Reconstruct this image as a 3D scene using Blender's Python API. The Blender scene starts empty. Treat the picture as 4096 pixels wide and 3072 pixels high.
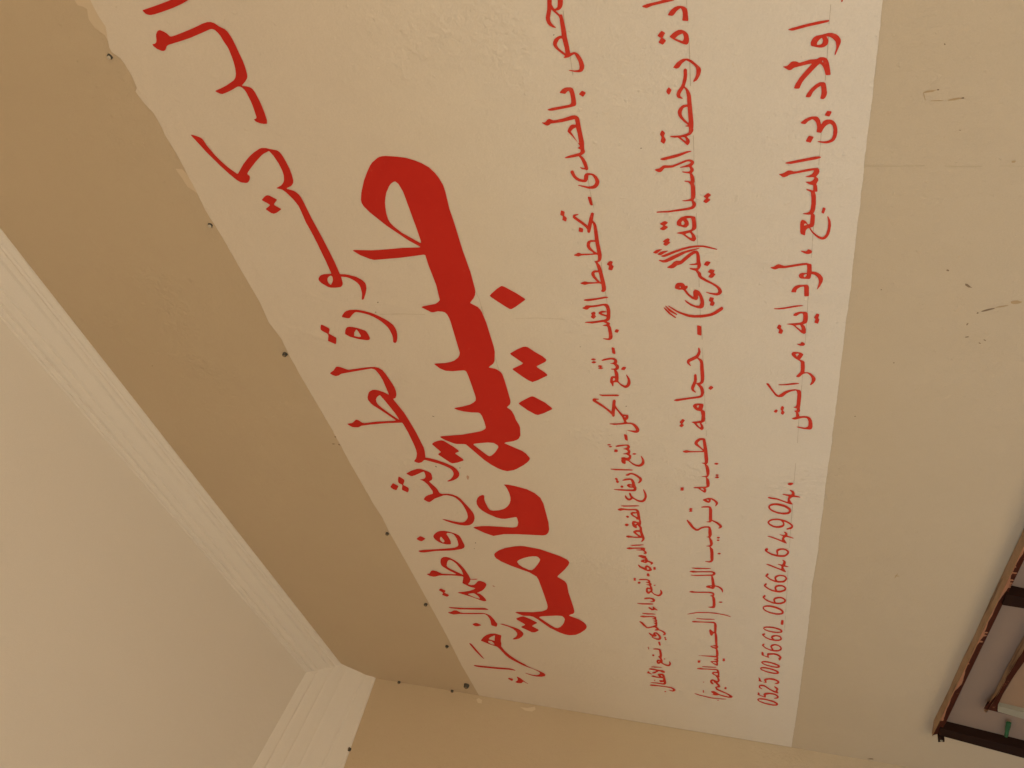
import bpy, math, random
from mathutils import Vector, Matrix, noise
from mathutils.geometry import tessellate_polygon

# ------------------------------------------------------------------ camera, sky, sun, exposure
sc = bpy.context.scene
cam_data = bpy.data.cameras.new('camera')
cam = bpy.data.objects.new('camera', cam_data)
sc.collection.objects.link(cam)
sc.camera = cam
cam_data.sensor_width = 36.0
cam_data.lens = 27.2461
cam_data.clip_start = 0.02
cam_data.clip_end = 2000
CAM_ROT = Matrix([[-0.213661, 0.7066912, 0.6744898], [0.2463457, 0.7070964, -0.6628186], [-0.9453374, 0.0245392, -0.3251693]])
cam.matrix_world = Matrix.Translation(Vector([0,-1.25,2.7])) @ CAM_ROT.to_4x4()

SUN_EL, SUN_AZ = 55.0, 220.0        # azimuth clockwise from +Y (the wall faces -Y)
world = bpy.data.worlds.new('World'); sc.world = world; world.use_nodes = True
wn = world.node_tree
sky = wn.nodes.new('ShaderNodeTexSky'); sky.sky_type = 'NISHITA'; sky.sun_disc = False
sky.sun_elevation = math.radians(SUN_EL); sky.sun_rotation = math.radians(SUN_AZ)
bg = wn.nodes['Background']; bg.inputs['Strength'].default_value = 0.07
wn.links.new(sky.outputs['Color'], bg.inputs['Color'])
sun_data = bpy.data.lights.new('sun', 'SUN'); sun_data.energy = 4.6
sun_data.angle = math.radians(0.55); sun_data.color = (1.0, 0.93, 0.82)
sun = bpy.data.objects.new('sun', sun_data); sc.collection.objects.link(sun)
d = Vector((math.sin(math.radians(SUN_AZ)) * math.cos(math.radians(SUN_EL)),
            math.cos(math.radians(SUN_AZ)) * math.cos(math.radians(SUN_EL)), math.sin(math.radians(SUN_EL))))
sun.rotation_euler = d.to_track_quat('Z', 'Y').to_euler()
sun.location = (2, -6, 9)
vs = sc.view_settings
vs.view_transform = 'Standard'; vs.look = 'None'; vs.gamma = 1.0; vs.use_curve_mapping = False
vs.exposure = 2.04
sc.cycles.max_bounces = 8; sc.cycles.diffuse_bounces = 6

# ------------------------------------------------------------------ materials
def mat(name, col, col2=None, rough=0.85, blot=2.2, bumps=((260, 0.10, 0.0006),), spec=0.3, contrast=0.5, dirt=None, streak=None):
    m = bpy.data.materials.new(name); m.use_nodes = True
    nt = m.node_tree; N = nt.nodes; L = nt.links
    b = N['Principled BSDF']; b.inputs['Roughness'].default_value = rough
    b.inputs['Specular IOR Level'].default_value = spec
    geo = N.new('ShaderNodeTexCoord').outputs['Object']
    def nz(scale, detail=4, vec=geo, rg=0.55):
        n = N.new('ShaderNodeTexNoise'); n.inputs['Scale'].default_value = scale
        n.inputs['Detail'].default_value = detail; n.inputs['Roughness'].default_value = rg
        L.new(vec, n.inputs['Vector']); return n.outputs['Fac']
    def mix(fac, a, bb):
        x = N.new('ShaderNodeMix'); x.data_type = 'RGBA'
        if isinstance(fac, float): x.inputs['Factor'].default_value = fac
        else: L.new(fac, x.inputs['Factor'])
        for k, v in (('A', a), ('B', bb)):
            s = [i for i in x.inputs if i.name == k and i.type == 'RGBA'][0]
            if isinstance(v, tuple): s.default_value = (*v, 1)
            else: L.new(v, s)
        return [o for o in x.outputs if o.type == 'RGBA'][0]
    def ramp(fac, lo, hi):
        r = N.new('ShaderNodeMapRange'); r.inputs['From Min'].default_value = lo; r.inputs['From Max'].default_value = hi
        L.new(fac, r.inputs['Value']); return r.outputs['Result']
    c = col
    if col2:
        c = mix(ramp(nz(blot, 5), 0.5 - contrast * .5, 0.5 + contrast * .5), col, col2)
        c = mix(ramp(nz(blot * 9, 4), 0.35, 0.75), c, mix(0.5, c, col2))
        fine = ramp(nz(420, 3), 0.3, 0.7)
        c = mix(fine, c, mix(0.35, c, tuple(v * 0.86 for v in col2)))
    if dirt:
        c = mix(ramp(nz(dirt[1], 6, rg=0.7), dirt[2], dirt[3]), c, dirt[0])
    if streak:
        mp = N.new('ShaderNodeMapping'); mp.inputs['Scale'].default_value = streak[1]; L.new(geo, mp.inputs['Vector'])
        c = mix(ramp(nz(1.0, 5, mp.outputs['Vector']), streak[2], streak[3]), c, streak[0])
    if isinstance(c, tuple): b.inputs['Base Color'].default_value = (*c, 1)
    else: L.new(c, b.inputs['Base Color'])
    prev = None
    for (scale, strength, dist, *mask) in bumps:
        bp = N.new('ShaderNodeBump'); bp.inputs['Strength'].default_value = strength; bp.inputs['Distance'].default_value = dist
        if scale < 0:      # scattered trowel nibs
            v = nz(-scale, 2); h = ramp(v, 0.66, 0.80)
        else:
            h = nz(scale, 3)
        if mask:           # rougher patches where the plaster was made good
            mu_ = N.new('ShaderNodeMath'); mu_.operation = 'MULTIPLY'
            L.new(h, mu_.inputs[0]); L.new(ramp(nz(mask[0], 3), 0.56, 0.68), mu_.inputs[1]); h = mu_.outputs[0]
        L.new(h, bp.inputs['Height'])
        if prev: L.new(prev, bp.inputs['Normal'])
        prev = bp.outputs['Normal']
    if prev: L.new(prev, b.inputs['Normal'])
    return m

PL = ((1.6, 1.0, 0.014), (9, 1.0, 0.0026), (60, 1.0, 0.0012), (230, 1.0, 0.0006), (-34, 1.0, 0.0009), (-75, 1.0, 0.0008), (70, 1.0, 0.0040, 2.3))
PLs = ((1.6, 1.0, 0.008), (12, 1.0, 0.0014), (60, 1.0, 0.0004), (260, 1.0, 0.0003))
M = {}
M['ochre'] = mat('ochre_wall_paint', (0.60,0.484,0.334), (0.57,0.457,0.31), bumps=PL, contrast=0.5)
M['white'] = mat('off_white_sign_paint', (0.76,0.672,0.55), (0.74,0.652,0.53), bumps=PL, rough=0.7, contrast=0.5)
M['thin_white'] = mat('thin_off_white_smear', (0.67,0.55,0.39), None, bumps=PL)
M['cream'] = mat('cream_ceiling_paint', (0.78,0.745,0.685), (0.76,0.725,0.665), bumps=PLs, contrast=0.5, blot=1.6)
M['red'] = mat('red_enamel_paint', (0.55, 0.020, 0.012), (0.61, 0.028, 0.016), rough=0.6, spec=0.14, blot=6,
               bumps=((9, 1.0, 0.0015), (120, 1.0, 0.0003)), streak=((0.60, 0.05, 0.03), (60, 4, 60), 0.62, 0.8))
M['red_thin'] = mat('thin_red_enamel', (0.58, 0.032, 0.017), (0.64, 0.055, 0.030), rough=0.7, spec=0.12, blot=14, contrast=0.35,
               bumps=((9, 1.0, 0.0015), (160, 1.0, 0.0005)), streak=((0.68, 0.11, 0.065), (70, 9, 70), 0.56, 0.78))
M['pencil'] = mat('pencil_line', (0.50, 0.40, 0.28), None)
M['crack'] = mat('hairline_crack', (0.52, 0.42, 0.275), None)
M['dark'] = mat('dark_chip', (0.25, 0.175, 0.105), None)
M['rust'] = mat('rust_stain', (0.46, 0.32, 0.17), None)
M['spot_red'] = mat('pale_red_touch', (0.58, 0.36, 0.25), None)
M['chip'] = mat('white_filler', (0.68, 0.58, 0.43), None)
M['marble'] = mat('brown_marble', (0.070, 0.020, 0.011), (0.055, 0.013, 0.007), rough=0.75, spec=0.04, blot=14,
                  bumps=((90, 1, 0.0003),), dirt=((0.30, 0.12, 0.06), 30, 0.62, 0.72))
M['orange'] = mat('orange_paint_run', (0.40, 0.17, 0.085), (0.33, 0.15, 0.08), bumps=((60, 1, 0.001),))
M['bead'] = mat('cement_bead', (0.46, 0.31, 0.18), (0.34, 0.21, 0.115), rough=0.8, blot=16, contrast=0.25,
                bumps=((40, 1, 0.003), (160, 1, 0.0012)), streak=((0.20, 0.12, 0.065), (5, 60, 90), 0.55, 0.68))
M['iron'] = mat('dark_brown_iron', (0.022, 0.011, 0.008), (0.026, 0.011, 0.007), spec=0.04, rough=0.8, bumps=((80, 1, 0.0005),), blot=12)
M['pane'] = mat('taupe_panel_paint', (0.275, 0.195, 0.145), (0.295, 0.21, 0.155), rough=0.6, spec=0.15, bumps=((6, 1, 0.002), (300, 1, 0.0001)), blot=3)
M['pane2'] = mat('tan_panel_paint', (0.30, 0.19, 0.115), (0.32, 0.2, 0.12), spec=0.15, rough=0.7, bumps=((6, 1, 0.002),), blot=3)
M['alu'] = mat('pale_grey_strip', (0.30, 0.275, 0.20), None, rough=0.4)
M['green'] = mat('green_tape', (0.03, 0.13, 0.05), (0.02, 0.08, 0.03), blot=60, contrast=0.2)
M['steel'] = mat('grey_steel', (0.10, 0.10, 0.085), (0.05, 0.045, 0.035), rough=0.5, blot=120, contrast=.3)
M['plug'] = mat('pale_plug', (0.62, 0.55, 0.44), None, rough=0.6)
M['ground'] = mat('dark_far_ground', (0.07, 0.065, 0.06), (0.05, 0.047, 0.045), rough=0.95, bumps=((30, 1, 0.01),), blot=0.6)  # far ground out of view, darkened to limit its bounce light
M['bounce_ground'] = mat('pale_bounce_ground', (0.50,0.41,0.295), (0.46,0.375,0.265), rough=0.95, bumps=((30, 1, 0.006),), blot=0.9)  # bright near ground out of view, chosen for its bounce light

# ------------------------------------------------------------------ helpers
COL = sc.collection
def link(name, me, parent=None, material=None, **props):
    o = bpy.data.objects.new(name, me); COL.objects.link(o)
    if material is not None and me is not None: me.materials.append(material)
    if parent is not None: o.parent = parent
    for k, v in props.items(): o[k] = v
    return o
def mesh(name, verts, faces, smooth=False):
    me = bpy.data.meshes.new(name); me.from_pydata([tuple(v) for v in verts], [], faces); me.update()
    if smooth:
        for p in me.polygons: p.use_smooth = True
    return me
def box(lo, hi):
    x0, y0, z0 = lo; x1, y1, z1 = hi
    v = [(x0,y0,z0),(x1,y0,z0),(x1,y1,z0),(x0,y1,z0),(x0,y0,z1),(x1,y0,z1),(x1,y1,z1),(x0,y1,z1)]
    return v, [(0,3,2,1),(4,5,6,7),(0,1,5,4),(1,2,6,5),(2,3,7,6),(3,0,4,7)]
def flat_poly(loops, y):
    """filled polygon with holes on the wall plane, at y, facing -Y; loops hold (x, z)"""
    L3 = [[Vector((p[0], p[1], 0)) for p in lp] for lp in loops]
    tris = tessellate_polygon(L3)
    verts = [(p[0], y, p[1]) for lp in loops for p in lp]
    faces = []
    for a, b, c in tris:
        A, B, Cc = verts[a], verts[b], verts[c]
        cr = (B[0]-A[0])*(Cc[2]-A[2]) - (B[2]-A[2])*(Cc[0]-A[0])
        if abs(cr) < 1e-12: continue
        faces.append((a, b, c) if cr > 0 else (a, c, b))
    return verts, faces
def join(parts):
    V, F = [], []
    for v, f in parts:
        n = len(V); V += list(v); F += [tuple(i + n for i in q) for q in f]
    return V, F
def ribbon(pts, w, y, seed=0):
    r = random.Random(seed); V, F = [], []
    # resample so that the line breaks up like a pencil or hairline does
    P = []
    for (a, b) in zip(pts[:-1], pts[1:]):
        n = max(1, int(math.dist(a, b) / 0.02))
        P += [(a[0]+(b[0]-a[0])*k/n, a[1]+(b[1]-a[1])*k/n) for k in range(n)]
    P.append(pts[-1])
    for i in range(len(P) - 1):
        if r.random() < 0.16: continue
        a, b = P[i], P[i+1]; dx, dz = b[0]-a[0], b[1]-a[1]; l = math.hypot(dx, dz) + 1e-9
        ww = w * r.uniform(0.5, 1.2) / 2; nx, nz = -dz/l*ww, dx/l*ww
        k = len(V); V += [(a[0]+nx,y,a[1]+nz),(a[0]-nx,y,a[1]-nz),(b[0]-nx,y,b[1]-nz),(b[0]+nx,y,b[1]+nz)]
        F.append((k,k+1,k+2,k+3))
    return V, F

XB, ZC, CZ, K = -3.223125, 4.65419, 2.7, 0.625
DEPTH = 3.0      # how far the porch ceiling reaches out from the wall
XR = 2.2

# ------------------------------------------------------------------ setting: ground, walls, ceiling, cornices
V, F = box((-150, -150, -0.3), (150, 150, 0.0))
link('ground', mesh('ground', V, F), None, M['ground'], kind='structure', label='unseen far ground, made dark so that little light bounces back')
V, F = box((-40, -4.5, -0.2), (40, 0.3, 0.13))  # added bright strip out of view, throws sunlight up at wall and ceiling
link('bounce_strip', mesh('bounce_strip', V, F), None, M['bounce_ground'], kind='structure', label='unseen pale ground strip added to bounce sunlight up the wall and ceiling')

V, F = box((XB, 0.0, 0.0), (7.0, 0.25, ZC + 0.25))
facade = link('facade_wall', mesh('facade_wall', V, F), None, M['ochre'], kind='thing', category='wall',
     label='long ochre plaster wall carrying the red hand-painted sign')
V, F = box((XB - 0.25, -6.0, 0.0), (XB, 0.25, ZC + 0.25))
side = link('side_wall', mesh('side_wall', V, F), None, M['ochre'], kind='thing', category='wall',
     label='plain ochre return wall meeting the sign wall at the inner corner')
V, F = box((XB, -DEPTH, ZC), (XR, -0.0, ZC + 0.25))
ceiling = link('ceiling', mesh('ceiling', V, F), None, M['cream'], kind='structure', label='smooth cream porch ceiling')

V, F = join([box((XB, -DEPTH - 0.22, ZC - 1.1), (XR, -DEPTH, ZC + 0.25)), box((XR + .001, -DEPTH - 0.22, ZC - 1.1), (XR + .22, 0.0, ZC + 0.25))])  # added beam out of view, keeps skylight off the upper wall
link('shading_beam', mesh('shading_beam', V, F), None, M['cream'], kind='structure', label='unseen cream beam added along the ceiling edges to cut skylight')

def cornice_sheet(stations, prof_fn, name, label, close):
    V, F = [], []
    n = None
    for s in stations:
        P = prof_fn(s); n = len(P); V += P
    for i in range(len(stations) - 1):
        for j in range(n - 1):
            a = i*n + j
            F.append((a, a+1, a+n+1, a+n) if close else (a, a+n, a+n+1, a+1))
    me = mesh(name, V, F)
    return link(name, me, None, M['cream'], kind='thing', category='cornice', label=label)
PROF = [(-.01,-.004),(.0,.012),(.03,.045),(.10,.06),(.125,.055),(.14,.02),(.19,.015),(.21,.07),(.25,.10),(.30,.105),(.335,.06),(.36,.03),
        (.42,.035),(.50,.055),(.58,.05),(.62,.02),(.64,.0),(.665,.045),(.72,.07),(.78,.05),(.81,.01),(.83,-.02),(.85,.03),
        (.89,.045),(.925,.03),(.94,-.01),(.96,.02),(1.0,.015),(1.01,-.02)]
ZA, CA = 4.5575, 0.09875
def profA(x):
    P = []
    for k, (s, n) in enumerate(PROF):
        n = n if k < 2 else .03 + (n - .03) * .6
        wob = 0.0012 * noise.noise(Vector((x * 1.3, 0, 3.1))) + 0.0002 * noise.noise(Vector((x * 5, k * .5, 1.1)))
        y = -CA * s - n * CA * .7 ; z = ZA + CA * s - n * CA * .7
        P.append((x, y - wob, min(z - wob, ZC + .002)))
    return P
nst = 110
cornice_sheet([XB - 0.01 + (XR - XB) * (i / nst) ** 1.3 for i in range(nst + 1)], profA, 'plaster_cornice',
              'moulded cream plaster cornice between the ceiling and the sign wall', True)
BC, BF, BW = [[-3.03581,-0.0982,4.65419],[-2.95854,-0.53612,4.65419]], [[-3.20125,0.03165,4.46407],[-3.20125,-0.41964,4.49144]], [[-3.22313,-0.00612,4.41647],[-3.22313,-0.39671,4.40748]]
def lin(a, b, y, k):
    t = (y - a[1]) / (b[1] - a[1]); return a[k] + (b[k] - a[k]) * t
def profB(y):
    yy = max(y, -1.2) if y < 0 else y
    xc = lin(BC[0], BC[1], yy, 0); zf = lin(BF[0], BF[1], yy, 2); zw = lin(BW[0], BW[1], yy, 2)
    xf = BF[0][0]
    P = [(XB - .003, y, zw - .001), (XB + .006, y, zw + .001), (XB + .012, y, zw + .008), (xf - .002, y, zf - .005), (xf + .003, y, zf - .001), (xf + .003, y, zf + .002)]
    dx, dz = xc - xf, ZC - zf
    for k, (s, n) in enumerate([(.06,.03),(.2,.045),(.33,.045),(.37,.02),(.40,.04),(.52,.06),(.58,.035),(.61,.0),(.64,.035),(.74,.05),(.80,.03),(.83,-.015),(.86,.03),(.94,.025),(1.0,.0),(1.01,-.03)]):
        n = .03 + (n - .03) * .55
        P.append((xf + dx * s + n * dz * .6, y, min(zf + dz * s - n * dx * .6, ZC + .002)))
    o = 0.0008 * noise.noise(Vector((y * 5, 7.7, 0)))
    return [(p[0] + o, p[1], p[2] - o) for p in P]
cornice_sheet([0.01 - (DEPTH + 0.01) * i / 60 for i in range(61)], profB, 'plaster_cornice',
              'deeper cream plaster cornice with a flat lower edge along the return wall', False)

# ------------------------------------------------------------------ blemishes of the two walls (parts of them)
SCUFF = [['d',[[-0.9554,2.4175],[-0.9558,2.4186],[-0.956,2.4195],[-0.9552,2.4207],[-0.9543,2.4223],[-0.9531,2.4221],[-0.952,2.4219],[-0.9518,2.4206],[-0.9527,2.419],[-0.9541,2.4179]]],['d',[[-0.9948,2.375],[-0.9932,2.3789],[-0.9936,2.3807],[-0.9908,2.3842],[-0.9879,2.3874],[-0.986,2.3876],[-0.984,2.3875],[-0.9856,2.3837],[-0.989,2.3803],[-0.9912,2.3784]]],['d',[[-1.0416,2.3303],[-1.044,2.3329],[-1.0468,2.3387],[-1.0492,2.3444],[-1.0501,2.3492],[-1.0499,2.3519],[-1.0478,2.3497],[-1.0454,2.3455],[-1.0431,2.3397],[-1.0417,2.3343]]],['d',[[-1.0523,2.3555],[-1.0534,2.355],[-1.0544,2.3558],[-1.0551,2.3567],[-1.0544,2.3575],[-1.0542,2.3587],[-1.0529,2.3582],[-1.052,2.3578],[-1.0511,2.3571],[-1.0516,2.3561]]],['d',[[-1.0768,2.368],[-1.0782,2.3678],[-1.0801,2.3679],[-1.0822,2.3686],[-1.0837,2.3695],[-1.0827,2.3698],[-1.0827,2.3705],[-1.0807,2.3704],[-1.0787,2.3696],[-1.0777,2.3689]]],['d',[[-1.1115,2.3613],[-1.1127,2.3615],[-1.1133,2.3637],[-1.1137,2.3653],[-1.1139,2.3673],[-1.1128,2.3671],[-1.112,2.3675],[-1.1115,2.3657],[-1.1108,2.3643],[-1.1108,2.3626]]],['d',[[-1.1291,2.3383],[-1.1293,2.3392],[-1.1294,2.34],[-1.1289,2.3414],[-1.1279,2.342],[-1.127,2.3426],[-1.1261,2.3427],[-1.1262,2.3413],[-1.1273,2.3399],[-1.1282,2.3389]]],['d',[[-1.1219,2.3315],[-1.1225,2.3318],[-1.1214,2.3333],[-1.1209,2.3346],[-1.1196,2.3357],[-1.1184,2.3362],[-1.1187,2.3349],[-1.1185,2.3341],[-1.1197,2.3327],[-1.1211,2.3314]]],['r',[[-1.0272,2.2912],[-1.0299,2.2924],[-1.0321,2.297],[-1.0325,2.3031],[-1.0312,2.3073],[-1.0293,2.3084],[-1.027,2.3088],[-1.0251,2.3049],[-1.0243,2.2993],[-1.0259,2.2959]]],['r',[[-1.0361,2.3121],[-1.0363,2.31],[-1.0382,2.3162],[-1.0404,2.3233],[-1.0401,2.3255],[-1.0405,2.3288],[-1.04,2.3305],[-1.0378,2.3244],[-1.0356,2.3159],[-1.0352,2.3114]]],['r',[[-0.6134,2.4839],[-0.6144,2.4872],[-0.6157,2.4893],[-0.6163,2.4968],[-0.6164,2.5029],[-0.6154,2.5026],[-0.6145,2.5007],[-0.6133,2.4979],[-0.6132,2.4915],[-0.6133,2.4883]]],['r',[[-0.63,2.4476],[-0.6309,2.4488],[-0.6315,2.4532],[-0.6323,2.4585],[-0.6323,2.465],[-0.6314,2.4683],[-0.6302,2.4639],[-0.6292,2.4595],[-0.6288,2.453],[-0.6295,2.4498]]],['r',[[-0.6292,2.498],[-0.6254,2.4997],[-0.6237,2.5006],[-0.6208,2.5016],[-0.6184,2.5022],[-0.6161,2.5026],[-0.6166,2.5019],[-0.6206,2.5004],[-0.6232,2.4996],[-0.627,2.4983]]],['r',[[-0.6317,2.4721],[-0.6317,2.4754],[-0.6315,2.4791],[-0.6311,2.4833],[-0.6305,2.4899],[-0.6299,2.4908],[-0.6298,2.4878],[-0.63,2.4839],[-0.6304,2.4787],[-0.6311,2.4744]]],['d',[[-0.613,2.4814],[-0.6137,2.4819],[-0.6143,2.4823],[-0.6142,2.4833],[-0.6141,2.4843],[-0.6133,2.4844],[-0.6128,2.4842],[-0.6119,2.4841],[-0.6122,2.4829],[-0.6122,2.4818]]],['d',[[-0.6296,2.4459],[-0.6305,2.4453],[-0.6311,2.4464],[-0.6308,2.4477],[-0.6308,2.449],[-0.63,2.4495],[-0.6293,2.4492],[-0.6289,2.4483],[-0.6285,2.4472],[-0.629,2.4462]]],['d',[[-0.5446,2.483],[-0.5453,2.4831],[-0.5456,2.4835],[-0.5454,2.4841],[-0.5452,2.4848],[-0.5444,2.4851],[-0.5437,2.4849],[-0.5432,2.4845],[-0.5437,2.4839],[-0.544,2.4833]]],['r',[[-0.7427,2.3559],[-0.7436,2.3567],[-0.745,2.3569],[-0.7454,2.3596],[-0.7447,2.3616],[-0.7435,2.3615],[-0.7425,2.3623],[-0.7419,2.3604],[-0.7418,2.3585],[-0.742,2.357]]],['r',[[-1.9448,2.3911],[-1.947,2.3908],[-1.9539,2.392],[-1.9612,2.3934],[-1.9696,2.3956],[-1.9713,2.3968],[-1.9633,2.3956],[-1.9591,2.3953],[-1.9522,2.3937],[-1.9467,2.3921]]],['r',[[-1.9572,2.3852],[-1.9583,2.3873],[-1.9589,2.3903],[-1.9595,2.3944],[-1.9581,2.3958],[-1.9573,2.3969],[-1.9562,2.3973],[-1.9554,2.3944],[-1.9553,2.3904],[-1.9559,2.3867]]],['d',[[-3.2029,2.3343],[-3.2064,2.3337],[-3.2087,2.3399],[-3.2108,2.3456],[-3.2113,2.353],[-3.2072,2.3537],[-3.2038,2.3486],[-3.1997,2.3466],[-3.1969,2.3391],[-3.1994,2.3342]]],['d',[[-3.2267,2.3476],[-3.2299,2.3475],[-3.2339,2.3479],[-3.2347,2.3494],[-3.2312,2.3504],[-3.2286,2.3516],[-3.2236,2.3521],[-3.222,2.3504],[-3.2222,2.3491],[-3.2221,2.3475]]],['d',[[-1.5087,3.9024],[-1.5095,3.9039],[-1.5109,3.9057],[-1.5096,3.9075],[-1.5087,3.9085],[-1.5075,3.909],[-1.5061,3.9082],[-1.5056,3.9057],[-1.5057,3.9028],[-1.5073,3.9015]]],['d',[[-1.5438,3.903],[-1.546,3.9036],[-1.5458,3.9065],[-1.5446,3.9092],[-1.5424,3.9107],[-1.5402,3.91],[-1.539,3.908],[-1.5402,3.9055],[-1.541,3.904],[-1.5423,3.9014]]],['d',[[-1.5399,3.9181],[-1.5409,3.9223],[-1.5422,3.9238],[-1.5426,3.9283],[-1.5417,3.9299],[-1.5409,3.9313],[-1.5397,3.9303],[-1.539,3.9264],[-1.5388,3.9229],[-1.5395,3.9213]]],['d',[[-1.4231,3.876],[-1.4233,3.8766],[-1.4238,3.8774],[-1.4229,3.8778],[-1.4221,3.8783],[-1.4217,3.8774],[-1.421,3.8771],[-1.4215,3.8765],[-1.4219,3.8759],[-1.4225,3.8759]]],['d',[[-1.2357,4.3889],[-1.2364,4.3902],[-1.2368,4.3914],[-1.237,4.3926],[-1.2363,4.3928],[-1.2358,4.3934],[-1.2351,4.3921],[-1.234,4.3909],[-1.2346,4.3899],[-1.2346,4.3881]]],['d',[[-0.6828,2.442],[-0.6833,2.4415],[-0.6834,2.4424],[-0.6832,2.4432],[-0.683,2.4438],[-0.6826,2.4444],[-0.6822,2.4442],[-0.6821,2.4435],[-0.6823,2.4427],[-0.6824,2.4417]]],['d',[[-1.1821,2.4813],[-1.1831,2.4812],[-1.1836,2.4819],[-1.1836,2.4829],[-1.1831,2.4838],[-1.1821,2.4837],[-1.1815,2.4835],[-1.1812,2.483],[-1.1805,2.4822],[-1.1812,2.4815]]],['d',[[-0.9957,2.5226],[-0.9965,2.5223],[-0.9964,2.5233],[-0.9968,2.5239],[-0.9962,2.5245],[-0.9956,2.525],[-0.995,2.5246],[-0.9947,2.524],[-0.9943,2.5233],[-0.9949,2.5226]]],['d',[[-1.3443,2.54],[-1.3451,2.5405],[-1.346,2.5408],[-1.3457,2.5416],[-1.3452,2.5421],[-1.3444,2.5424],[-1.3431,2.5428],[-1.3426,2.5419],[-1.3425,2.541],[-1.3431,2.5402]]]]
NM = {'d': ('chip_mark', 'dark'), 'r': ('stain', 'rust'), 's': ('stain', 'spot_red')}
for k, P in SCUFF:
    V, F = flat_poly([P], -0.0007); nm, mm = NM[k]
    link(nm, mesh(nm, V, F), facade, M[mm])
CRACK = [[[-0.7354,2.5739],[-0.7394,2.5208],[-0.7412,2.484],[-0.7474,2.4258],[-0.7497,2.3765],[-0.7527,2.3432],[-0.7569,2.2742]],[[-0.985,3.3324],[-1.0061,3.3291],[-1.0901,3.3313],[-1.2086,3.3355],[-1.329,3.3314]],[[-1.0476,3.5913],[-1.0472,3.5323],[-1.0491,3.4752]],[[-1.0621,3.2587],[-1.0608,3.206],[-1.0647,3.144]]]
V, F = ribbon(CRACK[0], 0.0009, -0.0006, 5)
link('hairline_crack', mesh('hairline_crack', V, F), facade, M['crack'], kind='stuff')
for P in [[[-3.22113,-0.02017,3.91355],[-3.22113,-0.01197,3.90426],[-3.22113,-0.01817,3.88723],[-3.22113,-0.03338,3.88512],[-3.22112,-0.03378,3.90132]],[[-3.22113,-0.02068,3.71216],[-3.22113,-0.01957,3.67871],[-3.22113,-0.00806,3.64794],[-3.22113,-0.0202,3.64283],[-3.22113,-0.03095,3.65585],[-3.22113,-0.03173,3.68692]]]:
    me = mesh('filler_patch', P, [tuple(range(len(P)))]); link('filler_patch', me, side, M['chip'])

# ------------------------------------------------------------------ the painted sign
sign = link('painted_sign', None, None, None, category='sign',
            label='large off-white rectangle with red Arabic lettering and a phone number painted on the ochre wall')
PANEL = [[-0.1138,3.9161],[-0.2051,3.9117],[-0.2828,3.9107],[-0.2959,3.9106],[-0.3113,3.9114],[-0.3267,3.9114],[-0.3434,3.9092],[-0.3632,3.9182],[-0.3812,3.9264],[-0.3899,3.9265],[-0.4028,3.9154],[-0.4148,3.9127],[-0.4403,3.9119],[-0.4619,3.9148],[-0.4687,3.9239],[-0.4927,3.9187],[-0.516,3.9094],[-0.5421,3.9093],[-0.5663,3.9108],[-0.5897,3.9095],[-0.614,3.9085],[-0.6405,3.9098],[-0.6706,3.9104],[-0.694,3.9111],[-0.7374,3.9161],[-0.7656,3.9148],[-0.8114,3.9107],[-0.8586,3.9107],[-0.9135,3.9096],[-1.0049,3.9073],[-1.0717,3.9134],[-1.1297,3.9039],[-1.1856,3.9074],[-1.2605,3.9079],[-1.3639,3.9051],[-1.4755,3.9026],[-1.6245,3.905],[-1.838,3.9018],[-1.8964,3.8974],[-1.9863,3.9017],[-2.1548,3.9003],[-2.4192,3.9003],[-2.6814,3.9014],[-2.9241,3.909],[-3.22113,3.906],[-3.2159,2.619],[-3.1499,2.6173],[-2.8372,2.6082],[-2.727,2.6062],[-2.579,2.6037],[-2.3971,2.6001],[-2.3203,2.5981],[-2.2059,2.5973],[-2.1233,2.5961],[-2.0493,2.598],[-1.9953,2.5946],[-1.9299,2.5925],[-1.8729,2.5903],[-1.7669,2.5901],[-1.7201,2.5884],[-1.6222,2.5873],[-1.5542,2.5866],[-1.5057,2.5855],[-1.4607,2.5838],[-1.333,2.5817],[-1.2296,2.5805],[-1.1494,2.5797],[-1.0706,2.5788],[-0.9887,2.5764],[-0.881,2.5766],[-0.8178,2.5752],[-0.7456,2.575],[-0.6841,2.575],[-0.6348,2.5739],[-0.5595,2.5732],[-0.5047,2.5727],[-0.4715,2.5727],[-0.4059,2.5717],[-0.3308,2.5715]]
def rough_edge(P, amp, step, seed):
    out = []
    for i in range(len(P)):
        a, b = P[i], P[(i+1) % len(P)]; n = max(1, int(math.dist(a, b) / step))
        for k in range(n):
            x = a[0] + (b[0]-a[0])*k/n; z = a[1] + (b[1]-a[1])*k/n
            if x < XB + .01: out.append((x, z)); continue
            j = noise.noise(Vector((x*30, z*30, seed))) * amp + noise.noise(Vector((x*140, z*140, seed+5))) * amp * .7
            out.append((x + j*.4, z + j))
    return out
V, F = flat_poly([rough_edge(PANEL, 0.0010, 0.006, 1.0)], -0.0012)
panel = link('background_panel', mesh('background_panel', V, F), sign, M['white'], label='off-white painted rectangle')
for P in [[[-0.2666,3.934],[-0.2914,3.945],[-0.301,3.9433],[-0.3043,3.9344],[-0.3097,3.9276],[-0.3275,3.9375],[-0.343,3.9345],[-0.3592,3.9208],[-0.3862,3.9251],[-0.3638,3.9138],[-0.3439,3.9048],[-0.3272,3.907],[-0.3119,3.907],[-0.2965,3.9062],[-0.2792,3.905]],[[-0.6399,3.9333],[-0.6411,3.9168],[-0.6603,3.9094],[-0.6849,3.9083],[-0.7034,3.9101],[-0.6849,3.9271],[-0.6631,3.9305]]]:
    V, F = flat_poly([rough_edge(P, 0.003, 0.01, 2.0)], -0.0009)
    link('paint_smear', mesh('paint_smear', V, F), sign, M['thin_white'], label='thin white overbrushing at the upper edge')
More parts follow.
